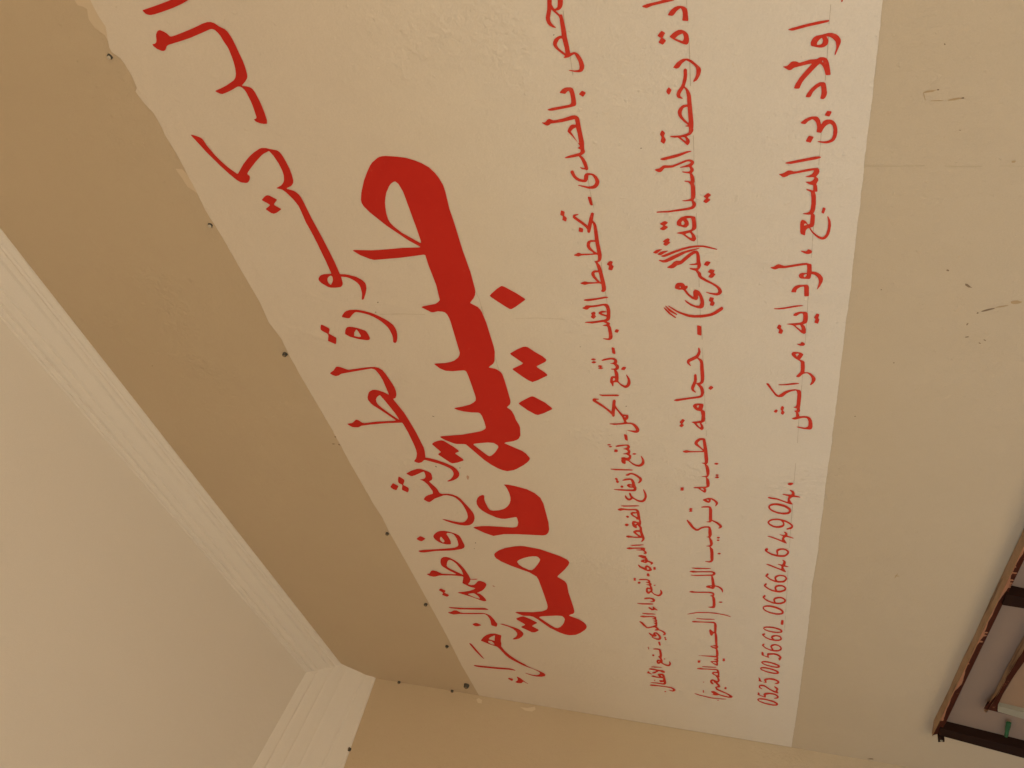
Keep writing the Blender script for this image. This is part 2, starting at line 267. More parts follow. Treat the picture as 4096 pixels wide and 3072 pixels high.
PENCIL = [[[-0.4262,3.0363],[-0.4568,3.038],[-0.5032,3.037],[-0.531,3.0378]],[[-0.6785,3.0408],[-0.7526,3.0413],[-0.788,3.0393]],[[-0.915,3.0429],[-0.9896,3.0442],[-1.0714,3.0454]],[[-1.4227,3.0507],[-1.4704,3.0511],[-1.5399,3.0538]],[[-0.4357,2.8456],[-0.4697,2.845]],[[-0.4918,2.8452],[-0.5196,2.8456],[-0.569,2.8473]],[[-0.6562,2.8473],[-0.711,2.849],[-0.7989,2.8501]],[[-0.8101,2.8503],[-0.8805,2.8516],[-1.063,2.8554]],[[-1.0827,2.8543],[-1.1224,2.8546],[-1.2578,2.8572],[-1.4306,2.8592]],[[-1.4828,2.8591],[-1.6358,2.8606]],[[-0.468,2.6419],[-0.4799,2.6422],[-0.496,2.6427]],[[-0.5088,2.6423],[-0.5311,2.6424],[-0.5814,2.6431]],[[-0.6606,2.6444],[-0.688,2.6446],[-0.7273,2.6453]],[[-0.8369,2.6477],[-0.8806,2.6482],[-0.9178,2.6483]],[[-0.9587,2.6491],[-1.0153,2.6503],[-1.1318,2.6508]],[[-1.1786,2.6519],[-1.2273,2.6525],[-1.3664,2.6553],[-1.4399,2.6555]],[[-1.5122,2.657],[-1.5955,2.659],[-1.6724,2.6591],[-1.7594,2.6608],[-1.8682,2.6616]],[[-1.9803,2.6626],[-2.1409,2.6627],[-2.3189,2.6643]]]
for i, P in enumerate(PENCIL):
    V, F = ribbon(P, 0.0009, -0.0016, i)
    link('pencil_guideline', mesh('pencil_guideline', V, F), panel, M['pencil'], kind='stuff')
for i, P in enumerate(CRACK[1:]):
    V, F = ribbon(P, 0.0009, -0.0016, 50 + i)
    link('hairline_crack', mesh('hairline_crack', V, F), panel, M['crack'], kind='stuff')
for k, P in [['d',[[-1.0122,3.5815],[-1.0131,3.5824],[-1.0135,3.5835],[-1.0136,3.5845],[-1.0132,3.5854],[-1.0121,3.5854],[-1.0112,3.5845],[-1.011,3.5834],[-1.0104,3.5822],[-1.0111,3.5814]]],['d',[[-1.0414,3.5982],[-1.0422,3.5985],[-1.0432,3.5995],[-1.0425,3.6005],[-1.0422,3.6014],[-1.0414,3.602],[-1.0407,3.6006],[-1.0398,3.5997],[-1.0397,3.5982],[-1.0408,3.5982]]],['d',[[-1.4016,3.5597],[-1.4023,3.5603],[-1.4018,3.5622],[-1.4014,3.5636],[-1.4006,3.5656],[-1.3998,3.5648],[-1.3985,3.5649],[-1.3988,3.5627],[-1.3998,3.561],[-1.4007,3.5594]]],['d',[[-1.6142,3.5443],[-1.6156,3.545],[-1.616,3.5462],[-1.6165,3.5474],[-1.6158,3.5482],[-1.6145,3.5478],[-1.6134,3.5472],[-1.6118,3.5462],[-1.6121,3.545],[-1.6127,3.544]]],['d',[[-1.9957,3.5977],[-1.9974,3.5979],[-1.9982,3.5991],[-1.9992,3.6004],[-1.9981,3.6011],[-1.9962,3.6009],[-1.9943,3.6],[-1.9927,3.5987],[-1.9931,3.5977],[-1.9937,3.5968]]],['d',[[-2.033,3.6122],[-2.0331,3.6129],[-2.0324,3.6135],[-2.0308,3.6136],[-2.0295,3.6131],[-2.0286,3.6126],[-2.0284,3.6119],[-2.0286,3.6112],[-2.0303,3.611],[-2.0318,3.6116]]],['s',[[-2.2593,3.5966],[-2.2598,3.5995],[-2.2615,3.6021],[-2.2582,3.6042],[-2.2554,3.6053],[-2.2528,3.6051],[-2.2511,3.6034],[-2.25,3.6007],[-2.2535,3.599],[-2.2559,3.5967]]],['d',[[-1.1455,3.1203],[-1.1461,3.1208],[-1.1463,3.1218],[-1.1462,3.1226],[-1.1461,3.1236],[-1.1456,3.1236],[-1.1451,3.1233],[-1.1449,3.1224],[-1.145,3.1217],[-1.1452,3.1213]]],['d',[[-1.3355,3.0391],[-1.3365,3.0396],[-1.3372,3.0404],[-1.3375,3.0414],[-1.3367,3.042],[-1.3357,3.0423],[-1.335,3.0414],[-1.3341,3.0409],[-1.3341,3.0401],[-1.3343,3.0391]]],['s',[[-1.6555,3.5285],[-1.66,3.5313],[-1.6666,3.5343],[-1.6659,3.5374],[-1.6604,3.5372],[-1.6564,3.5371],[-1.6504,3.5357],[-1.6457,3.532],[-1.6479,3.5297],[-1.6505,3.5282]]],['d',[[-1.6172,3.6186],[-1.6182,3.6194],[-1.6182,3.6209],[-1.6166,3.6215],[-1.6152,3.6232],[-1.6132,3.6227],[-1.6123,3.6212],[-1.6134,3.6196],[-1.6146,3.6186],[-1.6161,3.6177]]],['d',[[-0.6727,2.9365],[-0.6731,2.9372],[-0.6735,2.9377],[-0.6737,2.9384],[-0.6732,2.9392],[-0.6725,2.9389],[-0.6717,2.939],[-0.6716,2.9381],[-0.6715,2.9374],[-0.6721,2.9371]]],['d',[[-0.4616,3.057],[-0.4619,3.0573],[-0.4622,3.0578],[-0.4624,3.0587],[-0.4619,3.0593],[-0.4614,3.0593],[-0.4611,3.0587],[-0.4608,3.0583],[-0.4609,3.0576],[-0.4611,3.0567]]]]:
    V, F = flat_poly([P], -0.0016)
    nm, mm = NM[k]; link(nm, mesh(nm, V, F), panel, M[mm])

WORDS = """fi|-2496,29392 -5,257 -6,89 -7,53 -32,163 -38,288 -24,215 -4,13 -5,3 -24,-8 -25,-17 -12,-20 -10,-35 -3,-25 2,-77 17,-154 27,-205 33,-176 41,-156 64,-214 7,-17
fi|-2901,29493 -10,86 -49,230 -52,313 -8,79 2,19 8,16 45,26 32,42 22,41 2,27 -14,37 -33,41 -30,21 -47,24 -31,24 -12,18 -8,20 -2,43 -7,9 -5,1 -24,-7 -42,-37 -33,-56 -8,-37 6,-25 11,-25 45,-50 14,-47 33,-291 20,-149 73,-379 2,-28 -4,-24 -16,-28 -45,-30 -46,-17 -67,-9 -95,-23 -44,-3 -107,7 -87,13 -77,18 -72,28 -27,16 -37,29 -21,25 -20,34 -57,154 -34,124 -23,104 -10,21 -16,-13 -34,-52 -8,-37 22,-110 26,-98 36,-110 1,-35 -8,-23 -14,-19 -40,-27 -46,-10 -124,-5 -85,3 -182,25 -17,12 -9,11 -4,38 -14,2 -29,-16 -31,-54 -19,-67 -2,-54 12,-10 48,-23 116,-17 176,-9 157,13 49,15 20,14 15,20 20,50 15,73 11,-9 54,-90 36,-44 27,-21 44,-17 95,-18 95,-9 255,5 90,7 86,23 37,26 50,76 42,40 14,20 17,43
fi|-4542,30774 -3,7 -6,0 -21,-6 -286,-114 -279,-138 -142,-83 -128,-87 -42,-47 -16,-37 -12,-70 4,-32 15,-31 41,-45 40,-27 28,-5 30,24 7,0 24,-22 48,-62 131,-187 108,-176 24,-54 34,-104 -1,-13 -6,-5 -81,-34 -130,-29 -117,-6 -55,3 -62,12 -82,36 -26,20 -27,27 -36,51 -39,106 -7,8 -9,-13 -16,-59 -16,-30 -47,-41 -128,-70 -90,-34 -60,-14 -89,-3 -235,7 -264,-24 -183,-8 -408,-7 -236,3 -9,2 -10,12 -7,153 -23,74 -25,35 -37,35 -26,15 -35,2 -54,-25 -91,-98 -20,-55 -3,-95 10,-107 13,-30 22,-26 25,-21 35,-18 137,-24 8,-9 -15,-99 -27,-59 -31,-46 -35,-36 -42,-31 -54,-19 -52,-3 -114,17 -44,13 -114,52 -9,1 -5,-9 5,-26 35,-29 113,-75 104,-56 86,-26 52,3 43,22 32,27 60,77 49,135 16,79 3,84 12,11 269,-4 213,10 320,19 365,33 365,14 66,7 59,16 53,38 27,37 39,98 8,6 9,-13 26,-79 23,-40 37,-38 47,-26 104,-20 116,-10 130,8 81,11 48,11 34,14 27,23 13,22 31,120 19,48 7,82 -8,48 -56,138 -41,80 -42,71 -105,155 -160,192 -7,19 98,87 55,41 91,55 123,61 175,59 95,13 36,12 22,24 16,28 34,78/-7459,29412 5,-19 -15,-17 -17,-3 -43,9 -43,19 -34,25 -43,39 -10,16 6,13 32,19 60,-3 35,-16 25,-18 22,-25|-5737,29925 -23,49 -53,78 -15,-5 -76,-91 -19,-14 -14,17 -55,101 -7,6 -8,-2 -74,-66 -18,-45 13,-60 62,-126 8,-7 9,3 69,87 17,9 21,-18 62,-80 15,-6 79,105 10,33
fi|-8268,29329 -24,83 -30,51 -74,78 -38,27 -12,-2 -29,-104 2,-42 20,-29 66,-71 37,-47 19,-32 7,-35 -11,-77 -33,-107 -28,-62 -48,-78 -57,-67 -67,-60 -64,-44 -68,-33 -86,-19 -115,-6 -77,11 -78,25 -29,3 -19,-14 0,-24 9,-20 40,-28 68,-33 97,-34 86,-17 85,1 62,13 38,19 64,48 63,65 66,88 56,90 36,74 40,113 19,81 11,76
fi|-8637,30118 -64,41 -49,20 -19,1 -30,-17 -69,-81 -29,-9 -40,10 -121,62 -15,-9 -74,-116 0,-19 50,-31 111,-51 12,3 107,120 98,-60 30,-6 23,15 59,76 20,34|-8691,29510 -9,46 -20,30 -19,19 -39,27 -58,29 -30,12 -20,1 -69,-82 -61,-177 -25,-158 10,-53 21,-24 19,-12 20,-4 78,2 77,13 32,21 62,141 25,97/-8768,29391 6,-18 -64,-18 -97,-10 -17,7 -10,12 -6,36 21,83 11,13 88,-42
fi|-9783,30252 -14,24 -97,94 -71,110 -12,10 -18,-5 -39,-37 -27,-61 22,-81 47,-74 13,-41 151,-676 8,-63 -6,-41 -19,-28 -23,-17 -120,-37 -161,-19 -410,11 -10,15 67,81 49,106 17,73 -7,65 -43,79 -24,27 -41,33 -122,69 -82,20 -106,-25 -60,-32 -144,-137 -305,-246 -14,6 -13,41 -50,432 -70,345 14,51 78,65 14,41 -18,31 -80,92 -27,41 -28,116 -18,13 -12,-4 -74,-72 -11,-53 5,-98 10,-33 49,-76 56,-258 68,-398 45,-409 -17,-12 -56,-10 -257,-23 -390,-7 -194,9 -120,21 -109,43 -83,44 -73,62 -30,14 -39,-53 -11,-35 4,-30 31,-67 81,-82 11,-32 -108,-313 -62,-119 -71,-101 -38,-29 -57,-19 -63,-4 -55,11 -73,35 -74,52 -63,57 -63,90 -15,7 -10,-4 3,-39 52,-117 63,-96 62,-64 61,-40 43,-21 56,-13 54,-2 109,31 74,52 98,138 110,227 41,127 16,116 212,-52 144,-19 502,22 357,38 277,40 400,111 12,-1 12,-11 18,-48 88,-53 57,-19 79,-18 110,-4 88,9 290,55 113,38 59,63 19,79 -2,95 -13,109 -79,433 15,56 57,109 13,57/-10603,29563 5,-13 -13,-13 -181,-59 -348,-95 -202,-33 -1,18 34,34 161,132 160,111 107,55 76,8 71,-20 70,-48
fi|-13050,29480 -85,183 -100,141 -16,17 -15,5 -64,-69 -16,-43 37,-81 167,-277 1,-19 -21,-7 -55,0 -71,12 -43,14 -45,26 -45,54 -27,99 -14,-3 -21,-47 -35,-37 -114,-59 -214,-44 -42,1 -75,16 -22,17 -66,139 -72,93 -101,73 -30,5 -74,-74 -8,-47 23,-38 141,-156 156,-271 20,-93 -23,-130 -50,-73 -98,-59 -86,-34 -94,-23 -188,-21 -138,0 -141,22 -66,26 -84,50 -64,52 -34,39 -23,47 -11,83 25,165 47,189 8,58 -10,38 -59,-78 -62,-125 -53,-157 -15,-97 -2,-100 24,-107 41,-71 64,-65 87,-58 132,-55 96,-21 93,-6 74,9 161,43 352,128 88,62 59,108 14,113 -24,153 21,52 37,13 114,9 70,21 203,105 20,-12 53,-75 67,-38 129,-25 68,5 51,47 50,89 34,94|-13395,30075 -25,18 -105,47 -89,26 -44,-9 -44,-55 -21,-9 -169,69 -30,5 -69,-98 -8,-27 20,-19 47,-28 62,-27 45,-8 37,21 66,77 17,5 139,-81 48,-13 34,8 35,28 51,52|-13679,30335 -140,109 -31,8 -71,-41 -27,-62 6,-23 131,-91 31,-15 17,3 84,92
fi|-15563,29647 -21,48 -48,72 -65,68 -70,57 -56,32 -52,15 -51,-1 -66,-16 -102,-72 -47,-72 -29,-129 20,-101 16,-20 38,-21 117,-20 130,4 172,24 36,-22 21,-37 0,-83 -24,-45 -49,-28 -147,-22 -136,8 -122,19 -54,16 -48,30 -77,95 -39,96 -127,446 -113,461 -52,138 -18,20 -19,3 -30,-23 -16,-40 10,-91 133,-371 88,-415 47,-163 92,-228 58,-79 70,-44 53,-15 52,-5 301,12 81,16 32,17 57,67 57,159 20,129/-15843,29726 10,-19 -11,-7 -142,-33 -52,9 -38,26 -13,29 7,19 79,29 69,-5|-15916,30352 -89,93 -39,29 -28,-7 -56,-58 -9,-40 19,-39 115,-120 34,5 59,60 10,39
fi|-16806,29934 -64,74 -86,53 -136,45 -114,18 -45,-2 -61,-26 -114,-90 -79,-75 -91,-118 -23,-5 -12,14 -33,200 -21,219 105,127 25,105 -48,72 -155,94 -30,89 -24,9 -69,-60 -24,-107 17,-63 77,-137 32,-100 55,-287 15,-183 -4,-177 -35,-4 -291,109 -39,2 -148,-167 -41,-152 -22,10 -61,62 -108,153 -96,209 -41,125 -45,77 -133,-371 -168,-309 -3,-68 32,-54 43,-10 73,4 143,43 103,63 24,72 23,-13 134,-167 120,-100 111,-66 107,-50 40,-9 58,0 39,21 27,36 26,70 -3,45 -39,54 -150,106 -62,61 -31,86 21,72 21,2 22,-9 111,-74 105,-44 29,-19 -3,-54 19,-94 31,-52 28,-19 -48,179 7,42 167,5 328,41 191,59 103,50 96,70 92,114 22,80/-16930,29811 13,-51 -32,-44 -96,-61 -71,-26 -266,-57 -188,7 -41,15 221,292 90,73 31,7 56,-6 138,-52 101,-53/-18592,29633 30,-93 -16,-41 -107,-62 -62,-20 -65,-4 -17,27 29,106 128,179 20,3 24,-23|-18539,30556 -56,44 -43,14 -104,-89 -21,2 -94,58 -25,3 -65,-110 12,-39 60,-55 23,-14 34,0 88,101 22,-6 72,-53 33,-1 80,93 2,23
fi|-19554,30574 -7,11 -22,4 -33,-57 3,-275 169,-865 31,-87 22,-2 25,23 25,75 -17,119 -131,525
fi|-19721,30467 -114,129 -26,44 -10,51 -20,16 -66,-39 -27,-114 82,-216 110,-505 84,-304 -7,-56 -67,-45 -145,-27 -131,1 -252,39 -45,-1 -45,-126 27,-30 41,-23 144,-43 60,24 169,22 194,59 86,83 27,98 -10,95 -139,592 6,82 95,104|-20348,29968 -64,77 -35,26 -39,-6 -48,-48 -12,-33 15,-64 85,-120 26,-11 20,7 59,74 13,45|-20190,29146 -112,-264 -96,-107 -108,-53 -107,-18 -46,3 -73,18 -78,35 -82,51 -120,106 -28,16 -18,-10 -3,-34 30,-67 77,-111 137,-112 139,-78 96,-21 65,9 122,57 53,46 50,82 117,298 13,66
fi|-20897,29609 -96,133 -130,118 -92,68 -150,92 -74,38 -25,0 -172,-266 -72,-192 -79,-42 -425,-121 -154,-69 -118,-81 -257,-267 -86,-133 -98,-224 -138,-146 -55,-18 -82,13 -77,60 -56,74 -23,155 54,202 -11,24 -21,-16 -86,-160 -28,-170 46,-184 74,-114 49,-32 86,-23 97,35 111,139 85,168 148,179 94,55 122,134 142,117 203,127 286,116 253,45 50,-7 131,-42 172,-21 125,-28 228,-72 44,1 56,178/-20987,29512 9,-16 -26,-5 -153,49 -151,36 -24,19 46,159 23,3 92,-56 65,-52/-21420,29813 26,-20 14,-40 -9,-59 -106,-42 -70,-6 -26,10 -14,79 42,51 69,38|-21733,30516 -29,16 -96,-6 -375,-71 -388,-112 -108,-62 18,-8 98,15 802,158 56,26
fi|-23307,30788 -22,14 -23,-11 -42,-59 -3,-170 70,-617 73,-364 13,-232 8,-15 20,-6 62,90 22,96 -96,613 -63,616
fi|-23678,29390 -31,8 -133,-6 -59,13 -99,43 -107,86 -30,6 -43,-65 20,-109 34,-46 113,-69 18,-24 -110,-111 1,-33 109,80 235,116 81,85|-23894,29736 -38,12 -25,-5 -78,-40 -46,-55 2,-13 25,-14 126,-50 28,-2 34,121
se|-5187,27507 -7,46 -18,50 -66,113 -52,59 -115,99 -139,108 -210,129 -137,61 -59,10 -61,-14 -121,-67 -275,-215 -317,-313 -132,-168 -11,28 4,305 -26,468 -1,159 19,327 -12,33 -104,-112 -84,-155 -25,-77 28,-524 49,-458 -4,-22 -12,-8 -202,7 -437,-14 -339,32 -43,43 -45,72 -56,267 -12,27 -14,2 -112,-149 -7,-36 26,-108 -9,-84 -17,-45 -48,-31 -90,-16 -90,-2 -769,33 -65,25 -67,46 -85,107 -37,89 -31,129 -20,220 -22,14 -107,-82 -63,-103 -9,-144 32,-248 -8,-29 -33,-23 -137,-8 -511,0 -91,9 -74,24 -57,59 -66,99 -59,155 -60,212 -25,18 -42,-83 -30,-104 -22,-175 4,-140 -14,-38 -75,-25 -191,-7 -156,9 -40,13 -41,36 -53,76 -26,63 -127,422 -90,525 -22,34 -39,-24 -63,-77 -93,-166 -17,-69 12,-181 -12,-40 -481,-285 -182,-146 -103,-123 -54,-90 -26,-112 52,-158 52,-84 148,-191 98,-100 91,-73 64,-22 146,54 81,67 228,357 31,-50 44,-164 49,-94 43,-53 103,-61 256,-48 74,2 153,36 139,7 121,21 46,22 60,58 19,-8 76,-75 56,-23 73,-15 560,-6 152,7 67,21 58,53 27,45 26,113 17,-7 85,-104 67,-44 243,-65 143,-12 582,0 251,22 58,17 58,33 87,116 15,0 98,-92 70,-45 83,-29 55,-7 366,-13 456,19 580,-2 213,8 320,-22 123,3 136,37 79,34 104,70 75,93 61,108 53,132 33,150 25,175/-5641,27471 4,-34 -43,-37 -150,-35 -716,-9 -237,3 -29,8 -3,12 11,20 209,257 131,104 69,37 69,15 110,-7 119,-24 93,-27 92,-41 89,-50 109,-87 45,-50/-11999,27645 35,-196 -6,-127 -61,-68 -40,-12 -42,10 -152,99 -74,62 -69,75 -16,48 27,37 324,234 21,0 20,-23|-7763,26155 -57,90 -108,132 -41,37 -21,-7 -71,-65 -167,-170 -48,-59 0,-35 47,-81 153,-207 14,-8 17,3 126,132 137,174 20,41|-9178,26062 -61,123 -100,159 -16,7 -26,-11 -211,-190 -34,33 -113,200 -23,12 -11,-4 -187,-161 -91,-94 -41,-67 56,-124 127,-207 16,-8 17,3 51,34 128,122 29,8 117,-190 33,-25 34,-5 79,57 115,134 105,99 15,45|-10499,26191 -136,210 -62,78 -36,-7 -160,-134 -118,-141 -15,-55 56,-128 125,-196 18,-10 28,6 148,112 151,188 12,36|-11988,28613 -57,123 -53,61 -31,15 -245,-137 -22,15 -49,69 -23,9 -21,-8 -238,-200 -33,-52 37,-133 86,-168 23,-13 43,9 161,128 27,-7 45,-83 23,-22 41,12 104,77 178,172 20,53
se|-13409,27410 -16,18 -66,-30 -68,-13 -161,-15 -165,7 -122,28 -125,51 -107,67 -83,75 -59,75 -62,121 -34,150 17,75 80,31 244,18 98,-5 124,-33 24,4 18,26 -52,92 -85,74 -129,60 -126,25 -137,-19 -107,-53 -117,-115 -126,-193 -31,-120 8,-98 107,-277 -1,-31 -50,-9 -153,8 -162,58 -50,51 -34,87 -26,622 -30,204 -65,200 -21,33 -27,6 -187,-261 -91,-194 124,-309 51,-336 51,-680 24,-67 46,-52 86,-55 135,-43 284,-37 733,-19 222,34 160,102 120,156 90,274 31,157
se|-15937,27723 -125,294 -138,201 -153,145 -62,31 -89,14 -97,-26 -127,-107 -161,-238 -225,-446 -165,-154 -137,-28 -747,-8 -488,7 -170,17 -108,32 -61,36 -127,151 -106,276 -103,501 -50,68 -133,-214 38,-194 -19,-107 -114,-106 -407,-272 -217,-257 -78,-152 -11,-127 76,-196 141,-149 240,-182 106,-55 110,-23 102,9 100,40 143,118 136,256 38,-19 100,-123 73,-40 71,-16 233,-10 734,9 376,-27 90,5 102,35 160,159 65,-29 338,-239 225,-130 121,-46 82,13 63,41 103,129 231,484 64,377 -4,115/-16370,27469 49,-126 14,-102 -28,-43 -95,-34 -91,34 -159,83 -206,127 -102,89 -6,86 108,146 106,79 117,20 48,-22 67,-65 106,-141/-19254,27255 19,-164 -71,-45 -102,-5 -187,55 -160,75 -144,91 -77,87 9,72 130,123 301,218 49,27 37,-5 58,-105|-19582,28365 -107,137 -50,35 -66,-23 -205,-188 -57,31 -83,95 -44,29 -37,0 -217,-273 27,-101 137,-130 39,-13 35,9 144,148 54,-21 169,-166 41,-7 147,155 84,132 25,69
th|-3216,24303 -7,16 -13,11 -75,12 -44,13 -8,9 -10,26 6,10 48,21 84,-14 19,3 8,8 5,14 -4,15 -8,9 -34,11 -112,22 -101,39 -38,2 -43,-11 -24,-18 -28,-40 -13,-38 5,-5 5,2 27,25 25,17 15,7 23,6 34,-1 85,-32 12,-7 -3,-4 -22,-15 -61,-54 -31,-10 -126,3 -90,6 -3,6 2,19 -5,26 -13,28 -17,25 -31,23 -19,5 -25,1 -25,-10 -27,-19 -46,-42 -55,-58 -5,1 -13,18 -10,-2 -3,-10 4,-52 31,-76 0,-10 -4,-4 -78,-30 -34,-8 -53,0 -34,8 -8,22 -1,41 11,60 -1,23 -9,-11 -22,-68 -10,-50 0,-26 5,-16 9,-17 29,-23 39,-9 51,7 36,10 42,19 27,16 19,18 15,28 1,20 -7,37 4,6 88,0 116,9 111,-2 161,13 11,4 7,9 1,19 5,7 41,34 5,-5 2,-35 8,-19 20,-22 26,-16 48,-12 53,-5 19,14/-3746,24383 -2,-15 -6,-7 -119,-12 -69,2 3,9 60,57 16,12 32,14 14,2 19,-8 39,-32 10,-12
th|-4402,24429 -5,22 -11,23 -20,26 -24,23 -8,-8 -19,-66 32,-37 5,-17 -3,-5 -37,-10 -75,-2 -48,7 -21,12 -9,20 -4,22 -18,219 -16,73 -8,7 -8,-9 -9,-26 -2,-37 24,-252 11,-66 11,-20 21,-9 53,-5 113,4 43,8 17,11 11,19 5,46|-4469,24215 -36,40 -10,4 -38,-47 5,-11 44,-38 9,4 24,33
th|-4806,24408 -29,124 -16,118 1,37 25,45 -1,16 -8,20 -34,38 -3,17 2,27 -3,4 -5,0 -30,-35 -14,-25 -3,-16 7,-24 19,-25 8,-166 26,-178 -2,-10 -50,-3 -28,3 6,44 -9,29 -11,13 -37,30 -39,19 -16,-7 -69,-52 -73,-45 5,-6 143,61 11,-7 26,-29 19,-40 -1,-6 -84,-9 -140,0 -18,4 1,5 15,9 -2,4 -55,-24 -11,6 -15,31 -8,-3 -19,-30 -12,-4 -23,5 -14,13 -7,15 -33,164 -17,44 -11,14 -6,-13 -1,-45 5,-74 12,-74 -3,-10 -33,-18 -32,-11 -114,-27 -9,6 1,23 18,31 -5,8 -6,-1 -18,-14 -11,-15 -7,-38 -14,-21 0,-11 10,-15 18,-5 98,10 63,25 25,15 26,23 5,-2 18,-35 14,-19 28,-12 36,7 111,-13 200,9 147,2 27,8 22,23 11,25|-5188,24400 -5,6 -14,-9 1,-4|-5648,24548 -12,21 -18,6 -12,-1 -58,-19 -32,-18 -25,-20 -32,-41 -20,-60 -2,-33 4,-18 11,-15 24,-16 37,-13 31,-6 6,-29 -4,-18 -13,-16 -58,-23 -31,-3 -25,6 -30,19 -14,21 -8,29 -4,42 36,143 0,6 -6,4 -7,-5 -62,-148 -5,-62 5,-29 10,-25 22,-25 22,-18 37,-16 25,-3 25,3 51,20 41,35 17,32 10,43 2,28 -5,23 -9,13 -24,16 -61,13 -3,7 4,22 16,38 32,34 34,19 63,13 10,8
th|-6107,24376 -15,4 -118,-14 -18,-14 -2,-23 10,-8 132,9 9,12 5,22
th|-6319,24825 -9,10 -66,24 -10,-7 -17,-27 -9,-4 -54,18 -10,-1 -23,-33 -5,-17 15,-10 47,-16 42,32 7,2 60,-17 16,13|-6387,24363 -13,11 -79,34 -132,47 1,6 58,51 111,112 11,-7 14,-42 6,-7 7,1 4,25 -6,49 -13,16 -27,7 -14,0 -21,-12 -123,-123 -43,-36 -42,-20 -35,5 -14,-3 -13,-13 2,-18 16,-14 149,-49 8,-4 -8,-8 -48,-4 -251,14 -7,7 5,60 -15,39 -20,21 -21,12 -50,10 -36,-3 -22,-10 -24,-17 -66,-62 -7,24 6,177 17,29 4,18 -6,19 -18,22 -10,32 -11,7 -11,-9 -19,-59 19,-59 6,-241 -1,-12 -8,-8 -51,1 -44,8 -12,16 -8,31 -7,13 -8,1 -15,-12 -45,-9 -106,-11 -5,8 4,37 -8,32 -25,30 -30,14 -39,-1 -46,-15 -86,-57 -8,38 3,120 14,29 2,25 -26,68 -10,6 -12,-9 -24,-54 1,-19 17,-60 8,-146 0,-32 -12,-23 -5,-6 -12,-1 -94,3 -39,22 -15,-15 -7,-30 20,-28 32,-16 47,-6 101,1 290,23 68,16 46,26 7,-5 3,-15 14,-20 25,-19 44,-17 58,-9 224,9 217,-5 104,3 48,9 57,34 112,-34 14,3 10,9 3,11/-6922,24447 2,-54 -8,-11 -181,-4 -20,3 2,11 32,33 52,35 29,13 24,3 32,-5 23,-11/-7517,24459 -1,-42 -8,-6 -153,-9 -23,0 -9,5 8,11 39,26 71,34 54,5 15,-9|-6646,24598 -56,17 -15,-2 -11,-20 -8,-35 16,-11 42,-9 14,1 21,41 2,11|-7299,24197 -13,20 -31,26 -15,9 -7,0 -31,-29 -59,20 -8,0 -10,-11 -11,-42 12,-13 66,-29 38,24 44,-18 14,2 12,23
th|-8025,24395 -23,107 -26,208 -9,34 -10,7 -11,-10 -13,-56 11,-86 58,-271 5,-8 8,3 11,21 3,25|-8177,24435 -20,86 -12,99 4,97 -10,22 -27,23 -12,28 -11,9 -10,-5 -26,-49 0,-19 7,-21 31,-31 7,-14 16,-126 24,-100 -6,-25 -24,-16 -48,-7 -41,0 -16,8 -12,-5 -47,6 -7,7 0,7 17,47 16,21 11,-9 11,-66 11,-8 14,11 10,50 -2,20 -22,42 -24,18 -21,-5 -31,-35 -32,-86 -25,2 -27,11 -15,41 -34,169 -14,141 -11,29 -10,-5 -19,-117 35,-203 -32,-45 -8,-6 -11,5 -24,69 -8,-1 -5,-10 -10,-58 -19,-11 -147,-1 -96,10 -10,5 -8,14 2,80 -3,8 -9,3 -22,-60 -7,-33 1,-27 15,-28 23,-19 44,-15 44,-2 164,4 60,18 25,-11 17,0 11,8 23,43 25,-43 34,-23 59,-14 99,-13 50,-2 74,8 40,18 16,28|-8346,24614 -27,44 -9,7 -42,-9 -34,25 -8,1 -14,-9 -22,-23 -4,-12 16,-23 32,-26 8,-1 34,15 41,-22 27,20|-8745,24282 -46,27 -16,0 -15,-31 -2,-19 25,-18 34,-13 12,9 11,25
th|-9166,24405 -20,8 -118,2 -16,-10 -13,-39 12,-7 18,-2 117,1 13,15
th|-9425,24480 -26,100 -24,43 -19,15 -9,-10 3,-21 37,-149 -8,-36 -18,-17 -28,4 -15,10 -18,30 -6,35 -10,2 -15,-54 -20,-18 -38,-17 -28,4 -17,16 -11,29 1,35 -4,8 -9,4 -11,-16 -7,-34 -9,-5 -144,-3 -9,8 4,41 -13,23 -13,11 -59,22 -69,11 -19,-2 -19,-13 -69,-16 -8,-9 9,-12 79,-12 18,-10 4,-57 -8,-13 -83,-53 -47,-50 -8,-34 19,-37 37,-34 49,-23 49,-10 59,1 48,8 88,41 3,6 -7,6 -115,-12 -68,7 -59,19 -33,27 0,27 20,33 29,29 41,26 26,7 59,-14 115,-9 57,9 38,17 29,-43 39,-17 28,-2 28,5 18,9 19,19 9,1 38,-17 37,-1 33,13 26,31 8,33/-9937,24474 4,-11 -6,-14 -26,-4 -25,11 -17,30 11,6 20,-2|-9447,24800 -23,31 -15,-18 -8,-34 25,-43 9,0 7,9 9,34|-9514,24796 -21,30 -10,5 -12,-8 -13,-40 27,-43 9,-2 11,10 13,33|-9613,24692 -14,26 -10,6 -9,-6 -9,-23 -10,0 -19,26 -10,3 -10,-12 -10,-34 22,-44 12,-3 16,29 10,3 19,-26 10,-1 13,35|-9640,24261 -34,29 -28,16 -16,-8 -13,-47 50,-35 19,-8 9,3 12,16
th|-10378,24799 -11,3 -11,-7 -26,-47 11,-275 9,-36 12,-16 14,5 13,34 -15,282
